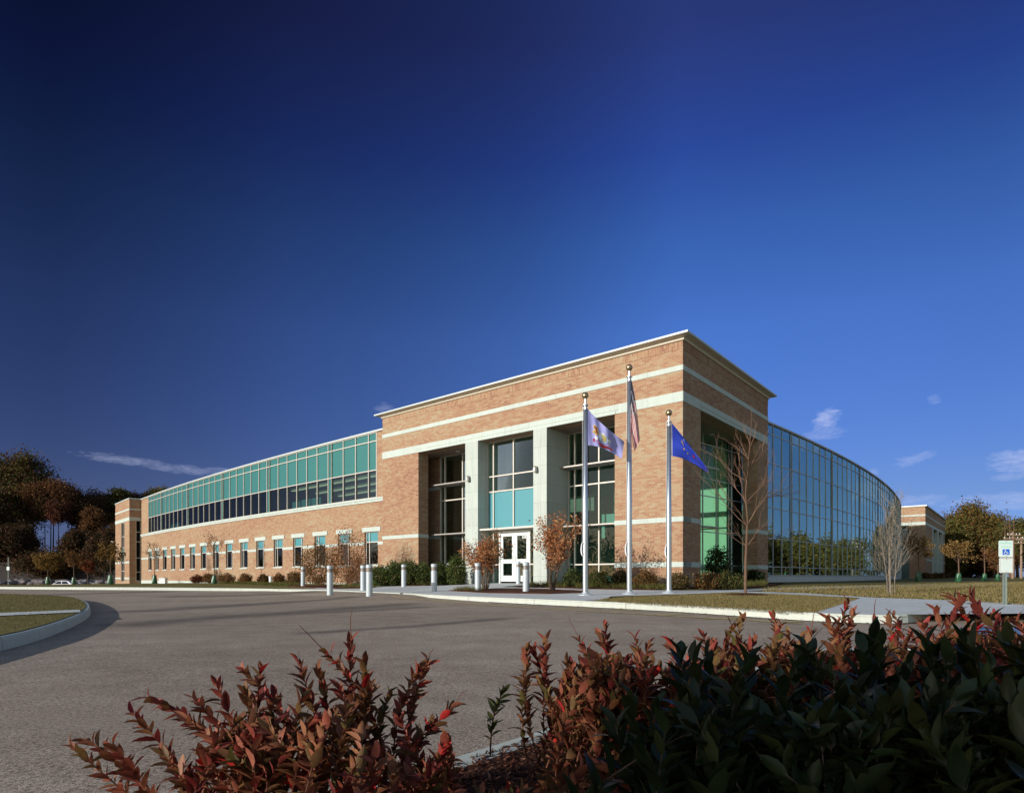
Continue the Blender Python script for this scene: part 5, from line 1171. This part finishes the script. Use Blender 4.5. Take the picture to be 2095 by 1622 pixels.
# ------------------------------------------------------------------ left background: bank, rubble, wall, car, small signs
mb = MB(); yb = 112
x0, x1 = (-60 - CX) / F * yb, (262 - CX) / F * yb; zb_ = (HY - 1172) / F * yb; zt_ = (HY - 1152) / F * yb
t = thing('dark_wall', 'long low dark retaining wall under the wood on the left', 'wall', ((x0 + x1) / 2, yb, zb_))
mb.box(x0, x1, yb, yb + .6, -1.2, zt_); mb.build('wall_body', plain('dark_timber', (.018, .013, .012), .9, 0, .4, .3), t); mb = MB(); mb.box(x0 - .1, x1 + .1, yb - .1, yb + .7, zt_ + .004, zt_ + .15); mb.build('wall_coping', M['rock'], t)
import bmesh
for k in range(46):
    px = -20 + k * 6.1 + rng.uniform(-2, 2); yy = 107 + rng.uniform(-1.5, 1.5); s_ = rng.uniform(.35, .75); x = (px - CX) / F * yy; zz = float(terrain(np.array([x]), np.array([yy]))[0])
    bm = bmesh.new(); bmesh.ops.create_icosphere(bm, subdivisions=2, radius=1)
    for v in bm.verts: v.co = Vector((v.co.x * s_ * 1.5, v.co.y * s_, v.co.z * s_ * .75)) * (1 + .18 * math.sin(v.co.x * 5 + k) * math.cos(v.co.y * 4 + 2 * k) + .08 * rng.normal())
    me = bpy.data.meshes.new('boulder'); bm.to_mesh(me); bm.free(); me.materials.append(M['rock']); o = bpy.data.objects.new('boulder', me); COL.objects.link(o); o.location = (x, yy, zz + .25 + .35 * (k % 2))
    tag(o, 'grey boulder in the rubble bank between the car park and the dark wall', 'boulder', 'boulders of the rubble bank')
# white car behind the lawn bank
def car():
    Yc = 86.0; x = (132 - CX) / F * Yc; zg = float(terrain(np.array([x]), np.array([Yc]))[0]) + .06; zr = (HY - 1187.6) / F * Yc; H = 1.43
    zg = zr - H; r = thing('parked_car', 'white saloon car half hidden behind the lawn bank', 'car', (x, Yc, zg)); L = 2.3; Wd = .86
    P = [(-L, .35), (-L + .05, .70), (-L + .35, .84), (-1.05, .95), (-.45, 1.36), (-.1, 1.43), (.75, 1.42), (1.0, 1.36), (1.55, 1.0), (L - .1, .93), (L, .72), (L, .36)]
    m = MB()
    for s_ in (-1, 1):
        m.face([(x + a, Yc + s_ * (Wd if b < 1 else Wd - .18 * (b - .95) / .45), zg + b) for a, b in (P if s_ < 0 else P[::-1])])
    for (a, b), (c, d) in zip(P, P[1:] + P[:1]):
        w0 = Wd if b < 1 else Wd - .18 * (b - .95) / .45; w1 = Wd if d < 1 else Wd - .18 * (d - .95) / .45
        m.face([(x + a, Yc - w0, zg + b), (x + a, Yc + w0, zg + b), (x + c, Yc + w1, zg + d), (x + c, Yc - w1, zg + d)])
    m.build('body', M['car_paint'], r)
    for q in ([(-.9, .98), (-.42, 1.33), (.1, 1.37), (.1, .98)], [(.2, .98), (.2, 1.37), (.78, 1.36), (1.25, .99)]):
        for s_ in (-1, 1):
            m = MB(); m.face([(x + a, Yc + s_ * (Wd - .18 * (b - .95) / .45 + .012), zg + b) for a, b in q]); m.build('side_window', M['car_glass'], r)
    for q in ([(-1.02, .98), (-.47, 1.345)], [(1.52, 1.025), (1.03, 1.345)]):
        (a, b), (c, d) = q; m = MB(); e = .02 if a > 0 else -.02; m.face([(x + a + e, Yc - Wd + .14, zg + b), (x + a + e, Yc + Wd - .14, zg + b), (x + c + e, Yc + Wd - .26, zg + d), (x + c + e, Yc - Wd + .26, zg + d)]); m.build('windscreen' if a < 0 else 'rear_window', M['car_glass'], r)
    for wx in (-1.4, 1.4):
        for s_ in (-1, 1):
            m = MB(); m.tube([(x + wx, Yc + s_ * (Wd - .12), zg + .32), (x + wx, Yc + s_ * (Wd + .02), zg + .32)], .32, 18); wh = m.build('wheel', M['rubber'], r)
            m = MB(); m.tube([(x + wx, Yc + s_ * (Wd), zg + .32), (x + wx, Yc + s_ * (Wd + .03), zg + .32)], .2, 14); m.build('rim', M['chrome'], wh)
    for s_ in (-1, 1): m = MB(); m.box(x + L - .02, x + L + .02, Yc + s_ * .6 - .2, Yc + s_ * .6 + .2, zg + .7, zg + .85); m.build('tail_light', M['tail_red'], r)
car()
t = on(17, 100); zt_ = terrain(np.array([t[0]]), np.array([t[1]]))[0]; r = thing('lot_sign', 'small white sign on a post far left by the dark wall', 'sign', (t[0], t[1], float(zt_)))
m = MB(); m.tube([(t[0], t[1], zt_), (t[0], t[1], (HY - 1140) / F * 100)], .04, 6); m.build('post', M['post'], r); m = MB(); m.box(t[0] - .22, t[0] + .22, t[1] - .07, t[1] - .05, (HY - 1166) / F * 100, (HY - 1159) / F * 100); m.build('plate', M['sign_white'], r)

# ------------------------------------------------------------------ right background: poles
for px, yt, Y, arms, lab in ((2071.5, 1088, 70, True, 'timber utility pole with crossarms right of the parking sign'), (2024, 1106, 119, False, 'plain pale pole left of the parking sign'), (2089, 1098, 74, True, 'second timber pole with crossarm at the right frame edge')):
    x, y, z = on(px, Y); zt_ = (HY - yt) / F * Y; r = thing('utility_pole', lab, 'utility pole', (x, y, z), 'utility poles right of the sign')
    m = MB(); m.tube([(x, y, z - .2), (x + .03, y, zt_)], [.13, .10], 9); m.build('pole', M['wood'], r)
    if arms:
        for dz_, hw in ((.35, .75), (.75, 1.15)):
            m = MB(); m.box(x - hw, x + hw, y - .22, y - .12, zt_ - dz_ - .06, zt_ - dz_ + .06); ca = m.build('crossarm', M['wood'], r)
            for q in (-.9, -.4, .4, .9): m = MB(); m.lathe([(.03, 0), (.05, .05), (.03, .12), (0, .13)], 8, (x + q * hw, y - .17, zt_ - dz_ + .062)); m.build('insulator', M['white'], ca)
for k, (px, yt) in enumerate(((2066, 1053), (2074, 1062), (2056, 1064))):
    Y = 92; x, y, z = on(px, Y); r = thing('dead_tree', ('tallest bare spike topped tree above the utility pole', 'bare spike topped tree close right of the tallest', 'bare spike topped tree left of the utility pole')[k], 'tree', (x, y, z), 'bare spikes above the right trees'); m = MB(); tips = []; zt_ = (HY - yt) / F * Y
    m.tube([(x, y, z), (x, y, zt_)], [.16, .03], 6)
    for j in range(9): q = z + (zt_ - z) * (.55 + .05 * j); branch_tree(m, (x, y, q), (rng.choice([-1, 1]), rng.uniform(-.5, .5), .3), .7, .03, 0, tips)
    m.build('trunk', M['bark_red'], r)
# ------------------------------------------------------------------ accessible parking sign
x, y, z = on(2056, 13.2); z = sf(x, y); r = thing('parking_sign', 'white reserved parking sign with blue wheelchair symbol on a steel post', 'sign', (x, y, z))
sp = 13.2 / F; zz = lambda py: (HY - py) / F * 13.2
m = MB(); m.box(x - .032, x + .032, y, y + .03, z - .2, zz(1108)); m.box(x - .032, x - .024, y - .02, y, z - .2, zz(1174)); m.box(x + .024, x + .032, y - .02, y, z - .2, zz(1174)); m.build('post', M['post'], r)
def plate(nm, pxa, pxb, ya, yb_, mat, d):
    xa, xb = (pxa - CX) * sp, (pxb - CX) * sp; za, zb2 = zz(yb_), zz(ya); rr = .03; pts_ = []
    for cx_, cz_, a0 in ((xb - rr, zb2 - rr, 0), (xa + rr, zb2 - rr, 90), (xa + rr, za + rr, 180), (xb - rr, za + rr, 270)):
        for k in range(5): a = R(a0 + 22.5 * k); pts_.append((cx_ + rr * math.cos(a), cz_ + rr * math.sin(a)))
    m = MB(); f = y - d; m.face([(a, f, b) for a, b in pts_][::-1]); m.face([(a, f + .004, b) for a, b in pts_])
    for (a, b), (c, d_) in zip(pts_, pts_[1:] + pts_[:1]): m.face([(a, f, b), (c, f, d_), (c, f + .004, d_), (a, f + .004, b)])
    return m.build(nm, mat, r), f, (xa, xb, za, zb2)
# yaw is small: the plates face the drive
pl1, f_, (xa, xb, za, zb2) = plate('upper_plate', 2041, 2070, 1105.5, 1139.5, M['sign_white'], .030)
def text_mesh(parent, body, cx_, cz_, width, mat, f, h=None):
    cu = bpy.data.curves.new('lettering', 'FONT'); cu.body = body; cu.align_x = 'CENTER'; cu.align_y = 'CENTER'; o = bpy.data.objects.new('tmp', cu); COL.objects.link(o); bpy.context.view_layer.update()
    dg = bpy.context.evaluated_depsgraph_get(); me = bpy.data.meshes.new_from_object(o.evaluated_get(dg)); bpy.data.objects.remove(o)
    co = np.array([v.co[:] for v in me.vertices]); s_ = width / (co[:, 0].max() - co[:, 0].min()); sy = s_ if h is None else h / (co[:, 1].max() - co[:, 1].min()); o0 = ROOT[parent.name]
    for v in me.vertices: v.co = Vector((cx_ + v.co.x * s_ - o0[0], f - o0[1], cz_ + v.co.y * sy - o0[2]))
    me.materials.append(mat); o = bpy.data.objects.new('lettering', me); COL.objects.link(o); o.parent = parent; return o
cx_ = (xa + xb) / 2; wd_ = xb - xa; hh_ = zb2 - za
text_mesh(pl1, 'RESERVED', cx_, za + hh_ * .83, wd_ * .86, M['sign_green'], f_ - .003, hh_ * .12); text_mesh(pl1, 'PARKING', cx_, za + hh_ * .62, wd_ * .70, M['sign_green'], f_ - .003, hh_ * .11)
m = MB(); q0, q1, q2, q3 = cx_ - wd_ * .24, cx_ + wd_ * .26, za + hh_ * .14, za + hh_ * .48; m.face([(q0, f_ - .003, q2), (q1, f_ - .003, q2), (q1, f_ - .003, q3), (q0, f_ - .003, q3)]); bp_ = m.build('symbol_panel', M['sign_blue'], pl1)
m = MB(); sx, sz = q1 - q0, q3 - q2; ff = f_ - .0055; S2 = lambda a, b: (q0 + sx * a, ff, q2 + sz * b)
def seg(a, b, t): 
    d = Vector((b[0] - a[0], b[1] - a[1])).normalized(); n_ = Vector((-d.y, d.x)) * t; m.face([S2(a[0] + n_.x, a[1] + n_.y), S2(a[0] - n_.x, a[1] - n_.y), S2(b[0] - n_.x, b[1] - n_.y), S2(b[0] + n_.x, b[1] + n_.y)])
m.face([S2(.36 + .075 * math.cos(a), .86 + .075 * math.sin(a)) for a in np.linspace(0, 2 * math.pi, 14, endpoint=False)])
seg((.36, .78), (.40, .45), .05); seg((.40, .47), (.64, .45), .05); seg((.64, .48), (.74, .22), .05); seg((.70, .22), (.84, .26), .045); seg((.37, .63), (.58, .63), .04)
arc_ = [(.43 + .22 * math.cos(a), .33 + .24 * math.sin(a)) for a in np.linspace(R(120), R(350), 12)]
for a, b in zip(arc_[:-1], arc_[1:]): seg(a, b, .04)
m.build('wheelchair_symbol', M['sign_white'], bp_)
pl2, f_, (xa, xb, za, zb2) = plate('lower_plate', 2042, 2070.5, 1141, 1171.5, M['sign_white'], .0305)
m = MB()
for (a, b, c, d) in ((xa + .012, xa + .018, za + .03, zb2 - .03), (xb - .018, xb - .012, za + .03, zb2 - .03)): m.face([(a, f_ - .003, c), (b, f_ - .003, c), (b, f_ - .003, d), (a, f_ - .003, d)])
for (c, d) in ((za + .012, za + .017), (zb2 - .017, zb2 - .012)): m.face([(xa + .03, f_ - .003, c), (xb - .03, f_ - .003, c), (xb - .03, f_ - .003, d), (xa + .03, f_ - .003, d)])
m.build('border', M['sign_red'], pl2); m = MB()
for k in range(7):
    zc = zb2 - .05 - .034 * k; hw = (xb - xa) * (.30, .26, .32, .22, .31, .28, .18)[k]; xm = (xa + xb) / 2; m.face([(xm - hw, f_ - .003, zc - .006), (xm + hw, f_ - .003, zc - .006), (xm + hw, f_ - .003, zc + .006), (xm - hw, f_ - .003, zc + .006)])
m.build('small_print', M['sign_grey'], pl2)
for pl_, zs in ((pl1, (zz(1108), zz(1137.5))), (pl2, (zz(1143.5), zz(1169)))):
    for zc in zs: m = MB(); m.tube([((xa + xb) / 2, f_ + .002, zc), ((xa + xb) / 2, f_ - .008, zc)], .008, 8); m.build('bolt', M['alu'], pl_)

# ------------------------------------------------------------------ foreground shrubs
T_ = np.array([0, .22, .48, .76, 1.0]); W_ = np.array([.06, .78, 1.0, .66, 0.0])
def leaf_mesh_arrays(base, d, nrm_, L, wr, curl, fold):
    """lanceolate leaves: base points, directions, upper-side normals, lengths"""
    n_ = len(base); side = np.cross(d, nrm_); side /= np.linalg.norm(side, axis=1)[:, None]; nn = np.cross(side, d)
    V = np.zeros((n_, 13, 3)); k = 0; hw = (L * wr * .5)[:, None]
    for i in range(5):
        mid = base + d * (L * T_[i])[:, None] - nn * (L * curl * T_[i] ** 2)[:, None]; V[:, i] = mid
    for i in range(1, 4):
        V[:, 4 + i] = V[:, i] + side * hw * W_[i] + nn * hw * W_[i] * fold[:, None]; V[:, 7 + i] = V[:, i] - side * hw * W_[i] + nn * hw * W_[i] * fold[:, None]
    V[:, 11] = V[:, 0] + side * hw * .1; V[:, 12] = V[:, 0] - side * hw * .1
    f = np.array([(0, 11, 5, 1), (1, 5, 6, 2), (2, 6, 7, 3), (3, 7, 4, 4), (0, 1, 8, 12), (1, 2, 9, 8), (2, 3, 10, 9), (3, 4, 4, 10)])
    Fq = [tuple(x) for x in f]; tri = np.array([(0, 11, 5), (0, 5, 1), (1, 5, 6), (1, 6, 2), (2, 6, 7), (2, 7, 3), (3, 7, 4), (0, 8, 12), (0, 1, 8), (1, 9, 8), (1, 2, 9), (2, 10, 9), (2, 3, 10), (3, 4, 10)])
    Fc = (np.arange(n_)[:, None, None] * 13 + tri[None]).reshape(-1, 3); return V.reshape(-1, 3), Fc
class Bush:
    def __init__(s, name, lab, loc, pal, leafmat, stemmat, group=None, L=(.040, .062), wr=.34, gap=.013, twig=.0035, ang=(28, 56)):
        s.r = thing(name, lab, 'shrub', loc, group); s.m = MB(); s.B = []; s.D = []; s.Nn = []; s.L = []; s.C = []; s.pal = np.array(pal); s.lm, s.sm = leafmat, stemmat; s.Lr, s.wr, s.gap, s.tw, s.ang = L, wr, gap, twig, ang
    def shoot(s, root, tip, lf=.62, bow=.20, bare_tip=0.0, dense=1.0, hot=0.0):
        root, tip = Vector(root), Vector(tip); ax = tip - root; Ln = ax.length; sd = Vector(rng.normal(size=3)); sd = (sd - ax * (sd.dot(ax) / ax.length_squared)).normalized(); n_ = 10
        pts_ = [root.lerp(tip, t) + sd * (bow * Ln * math.sin(math.pi * t) * .5) + Vector((0, 0, 1)) * (Ln * .07 * math.sin(math.pi * t)) for t in np.linspace(0, 1, n_)]
        s.m.tube(pts_, [s.tw * (1 - .75 * t) for t in np.linspace(0, 1, n_)], 5, cap=False)
        if bare_tip: s.m.tube([pts_[-1], pts_[-1] + (pts_[-1] - pts_[-2]).normalized() * bare_tip * .6 + Vector((-.004, 0, .004)), pts_[-1] + (pts_[-1] - pts_[-2]).normalized() * bare_tip], [.0016, .0012, .0006], 4)
        k = max(6, int(Ln * lf / s.gap * dense)); a0 = rng.uniform(0, 6.3); base_c = s.pal[rng.integers(0, len(s.pal))]
        for i in range(k):
            t = 1 - lf * (1 - i / k); f = t * (n_ - 1); j = min(n_ - 2, int(f)); p = pts_[j].lerp(pts_[j + 1], f - j); d = (pts_[j + 1] - pts_[j]).normalized()
            a = a0 + i * 2.399 + rng.normal() * .5; u = d.orthogonal().normalized(); v = d.cross(u); ra = u * math.cos(a) + v * math.sin(a)
            top = i / k; th = R((rng.uniform(*s.ang) + rng.normal() * 8) * (1.1 - .62 * top ** 3)); ld = (d * math.cos(th) + ra * math.sin(th)).normalized(); up_ = (d * math.sin(th) - ra * math.cos(th)).normalized()
            s.B.append(p); s.D.append(ld); s.Nn.append(up_); s.L.append(rng.uniform(*s.Lr) * (1 - .30 * top ** 4) * (.75 + .25 * min(1, top * 4)))
            c = s.pal[rng.integers(0, len(s.pal))] * .55 + base_c * .45
            if rng.uniform() < hot: c = np.array((.42, .025, .02))
            s.C.append(c * rng.uniform(.7, 1.3))
    def done(s):
        n_ = len(s.B); V, Fc = leaf_mesh_arrays(np.array(s.B), np.array(s.D), np.array(s.Nn), np.array(s.L), s.wr, rng.uniform(-.05, .45, n_), rng.uniform(.10, .75, n_))
        npmesh('foliage', V, Fc, np.repeat(np.array(s.C), 13, 0), s.lm, s.r); s.m.build('stem', s.sm, s.r); return s.r
RPAL = [(.20, .042, .026), (.235, .064, .034), (.145, .028, .022), (.24, .090, .042), (.175, .075, .030), (.12, .080, .026), (.095, .088, .024), (.26, .112, .060), (.20, .030, .026), (.12, .024, .020)]
def fill(b, xr, ytops, Yr, root_z=-.74, n_=60, lean=.25, **kw):
    """random inner shoots: ytops(px) gives the upper envelope in the picture"""
    for _ in range(n_):
        px = rng.uniform(*xr); Y = rng.uniform(*Yr); yt = ytops(px); py = yt + abs(rng.normal()) * 60 + 8
        tip = P3(px, py, Y); root = Vector((tip.x + rng.normal() * lean * .5, tip.y + rng.normal() * .15, root_z)); 
        if tip.z < root_z + .12: tip.z = root_z + .12 + rng.uniform(0, .1)
        b.shoot(root, tip, lf=rng.uniform(.45, .75), **kw)
# left red shrub
b = Bush('red_leaved_shrub', 'low red brown shrub with splayed shoots at the lower left', (-.35, 1.62, -.75), RPAL, M['leaf_near'], M['stemred'], 'red leaved shrubs in the foreground bed', (.032, .066), .42, .0095)
root = Vector((-.42, 1.62, -.78))
for px, py, Y, bx, bt, hot in ((143, 1522, 1.50, .0, 0, .0), (176, 1512, 1.52, 0, 0, 0), (296, 1424, 1.55, 0, 0, .03), (270, 1455, 1.56, 0, 0, .02), (396, 1425, 1.60, 0, 0, .02), (440, 1395, 1.62, 0, 0, 0), (492, 1366, 1.6, 0, 0, .03), (534, 1362, 1.58, 0, 0, .03), (500, 1410, 1.5, 0, 0, 0), (560, 1420, 1.6, 0, 0, 0), (607, 1342, 1.62, 0, 0, .02), (652, 1366, 1.6, 0, 0, .05), (664, 1331, 1.64, 0, .10, .25), (718, 1308, 1.68, 0, .09, .08), (745, 1342, 1.66, 0, 0, .04), (876, 1353, 1.72, 0, .05, .02), (858, 1362, 1.70, 0, 0, 0), (800, 1410, 1.7, 0, 0, 0), (760, 1400, 1.6, 0, 0, .03), (690, 1400, 1.55, 0, 0, .03), (620, 1420, 1.5, 0, 0, 0), (560, 1480, 1.45, 0, 0, .02), (420, 1500, 1.45, 0, 0, .03), (380, 1470, 1.5, 0, 0, .03), (330, 1540, 1.42, 0, 0, 0), (470, 1545, 1.4, 0, 0, .02), (640, 1500, 1.42, 0, 0, .02), (700, 1470, 1.5, 0, 0, .0), (930, 1440, 1.72, 0, .06, .12), (880, 1480, 1.6, 0, 0, .02), (230, 1520, 1.5, 0, 0, 0)):
    tip = P3(px, py, Y); rt = Vector((tip.x * .45 + root.x * .55 + rng.normal() * .06, Y + .06 + rng.normal() * .05, -.80)); b.shoot(rt, tip, lf=.66, bare_tip=bt, hot=hot)
env_l = lambda px: np.interp(px, [150, 300, 420, 520, 640, 720, 800, 880, 1000], [1600, 1570, 1500, 1440, 1450, 1420, 1450, 1470, 1550])
fill(b, (360, 930), env_l, (1.38, 1.75), n_=48, hot=.02); b.done()
# lower shrub under it towards the kerb
b = Bush('red_leaved_shrub', 'lowest dark red shrub at the bottom centre against the mulch', (.05, 1.5, -.75), RPAL, M['leaf_near'], M['stemred'], 'red leaved shrubs in the foreground bed', (.032, .066), .42, .0095)
env_m = lambda px: np.interp(px, [700, 860, 950, 1080, 1180, 1330], [1530, 1520, 1590, 1600, 1560, 1510])
fill(b, (720, 1300), env_m, (1.28, 1.62), n_=58, hot=.02); b.done()
# lone green sprout on the mulch
b = Bush('green_sprout', 'single upright dark green sprout on the mulch beside the kerb', (-.03, 2.0, -.74), [(.045, .065, .02), (.07, .085, .022), (.14, .14, .035)], M['leaf_near'], M['stemred'], None, (.042, .058), .40, .0085)
b.shoot(P3(1003, 1545, 2.05), P3(1030, 1412, 2.0), lf=.80, bow=.1); b.done()
# right red shrubs
tips_r = [(1079, 1315, 2.0, .02), (1090, 1322, 2.0, .03), (1116, 1306, 2.02, .10), (1185, 1306, 2.0, .05), (1238, 1276, 2.04, .03), (1228, 1300, 1.98, .02), (1300, 1299, 2.0, .10), (1330, 1312, 1.95, .12), (1382, 1328, 1.9, .08), (1372, 1310, 1.95, .1), (1077, 1363, 1.9, 0), (1117, 1416, 1.85, 0), (1135, 1440, 1.85, 0), (1160, 1350, 1.9, 0), (1210, 1345, 1.85, .02), (1280, 1350, 1.85, 0), (1150, 1400, 1.8, .02), (1240, 1400, 1.75, .02), (1340, 1380, 1.8, .04), (1200, 1450, 1.7, .04), (1300, 1450, 1.7, .03)]
tips_r2 = [(1438, 1296, 2.0, .02), (1462, 1310, 1.95, .02), (1498, 1276, 2.05, .03), (1520, 1258, 2.08, .02), (1582, 1256, 2.1, .05), (1598, 1275, 2.05, .02), (1612, 1290, 2.0, 0), (1545, 1300, 1.95, .02), (1480, 1330, 1.9, 0), (1420, 1340, 1.9, .02), (1570, 1330, 1.9, .02), (1640, 1300, 2.0, 0), (1660, 1290, 2.0, .03)]
tips_r3 = [(1693, 1264, 2.05, .02), (1734, 1232, 2.1, .06), (1745, 1250, 2.05, .02), (1715, 1270, 2.0, 0), (1790, 1275, 2.0, .02), (1815, 1262, 2.0, .12), (1829, 1254, 2.0, .2), (1860, 1290, 1.95, .03), (1890, 1275, 1.9, .02), (1912, 1245, 1.8, .03), (1948, 1216, 1.7, .05), (1982, 1214, 1.62, .03), (1965, 1226, 1.66, .02), (2000, 1270, 1.8, .03), (2034, 1252, 1.85, .03), (2060, 1268, 1.85, .04), (2082, 1270, 1.8, .03), (2110, 1262, 1.8, .02), (1770, 1310, 1.9, 0), (1930, 1300, 1.8, .02), (2040, 1310, 1.75, .02), (1700, 1320, 1.9, 0), (1840, 1330, 1.8, 0), (1980, 1290, 1.75, 0), (2080, 1300, 1.7, 0)]
for lab, loc, tl_, xr, env, Yr, n_ in (('dense red brown shrub right of centre with a sprig over the drive', (.35, 1.85, -.75), tips_r, (1165, 1420), lambda px: np.interp(px, [1080, 1200, 1300, 1400], [1380, 1335, 1330, 1350]), (1.65, 2.05), 85),
      ('red brown shrub in the middle of the right foreground row', (.85, 1.95, -.75), tips_r2, (1400, 1680), lambda px: np.interp(px, [1400, 1520, 1600, 1700], [1340, 1300, 1300, 1310]), (1.7, 2.1), 75),
      ('red brown shrub below the parking sign with a thick plume', (1.45, 1.9, -.75), tips_r3, (1680, 2120), lambda px: np.interp(px, [1680, 1760, 1900, 2000, 2100], [1310, 1300, 1300, 1290, 1300]), (1.6, 2.1), 105)):
    b = Bush('red_leaved_shrub', lab, loc, RPAL, M['leaf_near'], M['stemred'], 'red leaved shrubs in the foreground bed', (.031, .064), .42, .0095)
    for px, py, Y, hot in tl_:
        tip = P3(px, py, Y); rt = Vector((tip.x * .8 + loc[0] * .2 + rng.normal() * .05, Y + rng.normal() * .06, -.78)); b.shoot(rt, tip, lf=.60, hot=hot, bare_tip=.09 if (px in (1790, 1660, 1185)) else 0)
    fill(b, xr, env, Yr, n_=n_, hot=.025); b.done()
# dark green laurels nearest the camera
LP = [(.018, .030, .011), (.024, .037, .013), (.013, .022, .009), (.042, .044, .014)]
for lab, loc, xr, tl_, n_ in (('dark green laurel at the centre right, leftmost of three', (.42, 1.15, -.75), (1300, 1600), [(1393, 1328, 1.2), (1418, 1345, 1.18), (1444, 1340, 1.2), (1290, 1420, 1.15), (1258, 1480, 1.1), (1527, 1350, 1.2), (1500, 1400, 1.1), (1340, 1440, 1.1), (1420, 1430, 1.1), (1320, 1530, 1.05)], 70),
      ('dark green laurel in the middle of the right foreground', (.72, 1.12, -.75), (1560, 1850), [(1647, 1310, 1.2), (1668, 1335, 1.18), (1630, 1345, 1.18), (1786, 1292, 1.22), (1800, 1315, 1.2), (1765, 1330, 1.18), (1700, 1370, 1.1), (1600, 1390, 1.1), (1750, 1390, 1.1)], 80),
      ('dark green laurel filling the lower right corner', (1.02, 1.12, -.75), (1820, 2130), [(1896, 1306, 1.2), (1915, 1325, 1.18), (1970, 1298, 1.2), (1990, 1320, 1.18), (2062, 1308, 1.2), (2085, 1325, 1.16), (1940, 1345, 1.15), (2030, 1350, 1.12), (1860, 1350, 1.15), (2110, 1330, 1.15)], 84)):
    b = Bush('laurel_shrub', lab, loc, LP, M['leaf_laurel'], M['bark'], 'dark laurels nearest the camera', (.052, .082), .40, .0125, .004, (26, 58))
    for px, py, Y in tl_: tip = P3(px, py, Y); b.shoot((tip.x * .9 + loc[0] * .1 + rng.normal() * .04, Y - .02 + rng.normal() * .05, -.8), tip, lf=.60, bow=.08)
    fill(b, xr, lambda px: np.interp(px, [1250, 1400, 1600, 1800, 2100], [1540, 1450, 1455, 1430, 1400]), (.95, 1.20), n_=n_); b.done()
# unseen evergreen block added behind the camera to keep the low sun off the laurels
EVX, EVY = -2.5, -1.3
r = thing('added_shade_shrub', 'unseen dark evergreen added left behind the camera to shade the laurels', 'shrub', (EVX, EVY, -.75)); m = MB(); tips = []
for k in range(9): a = k * 2.4; branch_tree(m, (EVX, EVY, -.8), (.4 * math.cos(a), .3 * math.sin(a), 1.0), .75, .02, 2, tips, .5, .2)
m.build('stem', M['bark'], r); q = rng.uniform(-1, 1, (24000, 3)); P = np.c_[EVX + q[:, 0] * .62, EVY + q[:, 1] * .52, .06 + q[:, 2] * .83]; V, Fc, c = leaf_cards(P, .06, DG, 0, .5); npmesh('foliage', V, Fc, c, M['leaf'], r)
# wood chips on the foreground mulch
cp = scatter([(-.9, 1.5), (-.45, 2.1), (.2, 2.85), (.9, 3.6), (1.4, 2.6), (.6, 1.2)], 14000, .008); n_ = len(cp); a = rng.uniform(0, 6.3, n_); L_ = rng.uniform(.005, .016, n_); wv = rng.uniform(.0015, .004, n_)
dv = np.stack([np.cos(a), np.sin(a), rng.normal(size=n_) * .35], 1) * L_[:, None]; wv_ = np.stack([-np.sin(a), np.cos(a), rng.normal(size=n_) * .4], 1) * wv[:, None]
V = np.stack([cp - dv - wv_, cp + dv - wv_, cp + dv + wv_, cp - dv + wv_], 1).reshape(-1, 3); pc = np.array([(.13, .045, .026), (.07, .026, .016), (.20, .085, .05), (.035, .015, .010), (.26, .13, .085)])
tag(npmesh('wood_chips', V, np.arange(4 * n_).reshape(n_, 4), np.repeat(pc[rng.integers(0, 5, n_)] * rng.uniform(.7, 1.2, (n_, 1)), 4, 0), M['leaf']), kind='stuff')
# a few fallen leaves along the gutter
lf_ = []
for _ in range(150):
    k = rng.integers(10, 17); t = rng.uniform(); q = lerp2(KP[k], KP[k + 1], t); q = (q[0] + rng.normal() * .12 + .06, q[1] - abs(rng.normal()) * .22 - .05); lf_.append((q[0], q[1], sf(*q) + RB + .015))
V, Fc, c = leaf_cards(np.array(lf_), .05, RU + GO, 0, .7); V[:, 2] = np.repeat(np.array(lf_)[:, 2], 4) + rng.uniform(0, .012, len(V)); tag(npmesh('fallen_leaves', V, Fc, c, M['leaf']), kind='stuff')
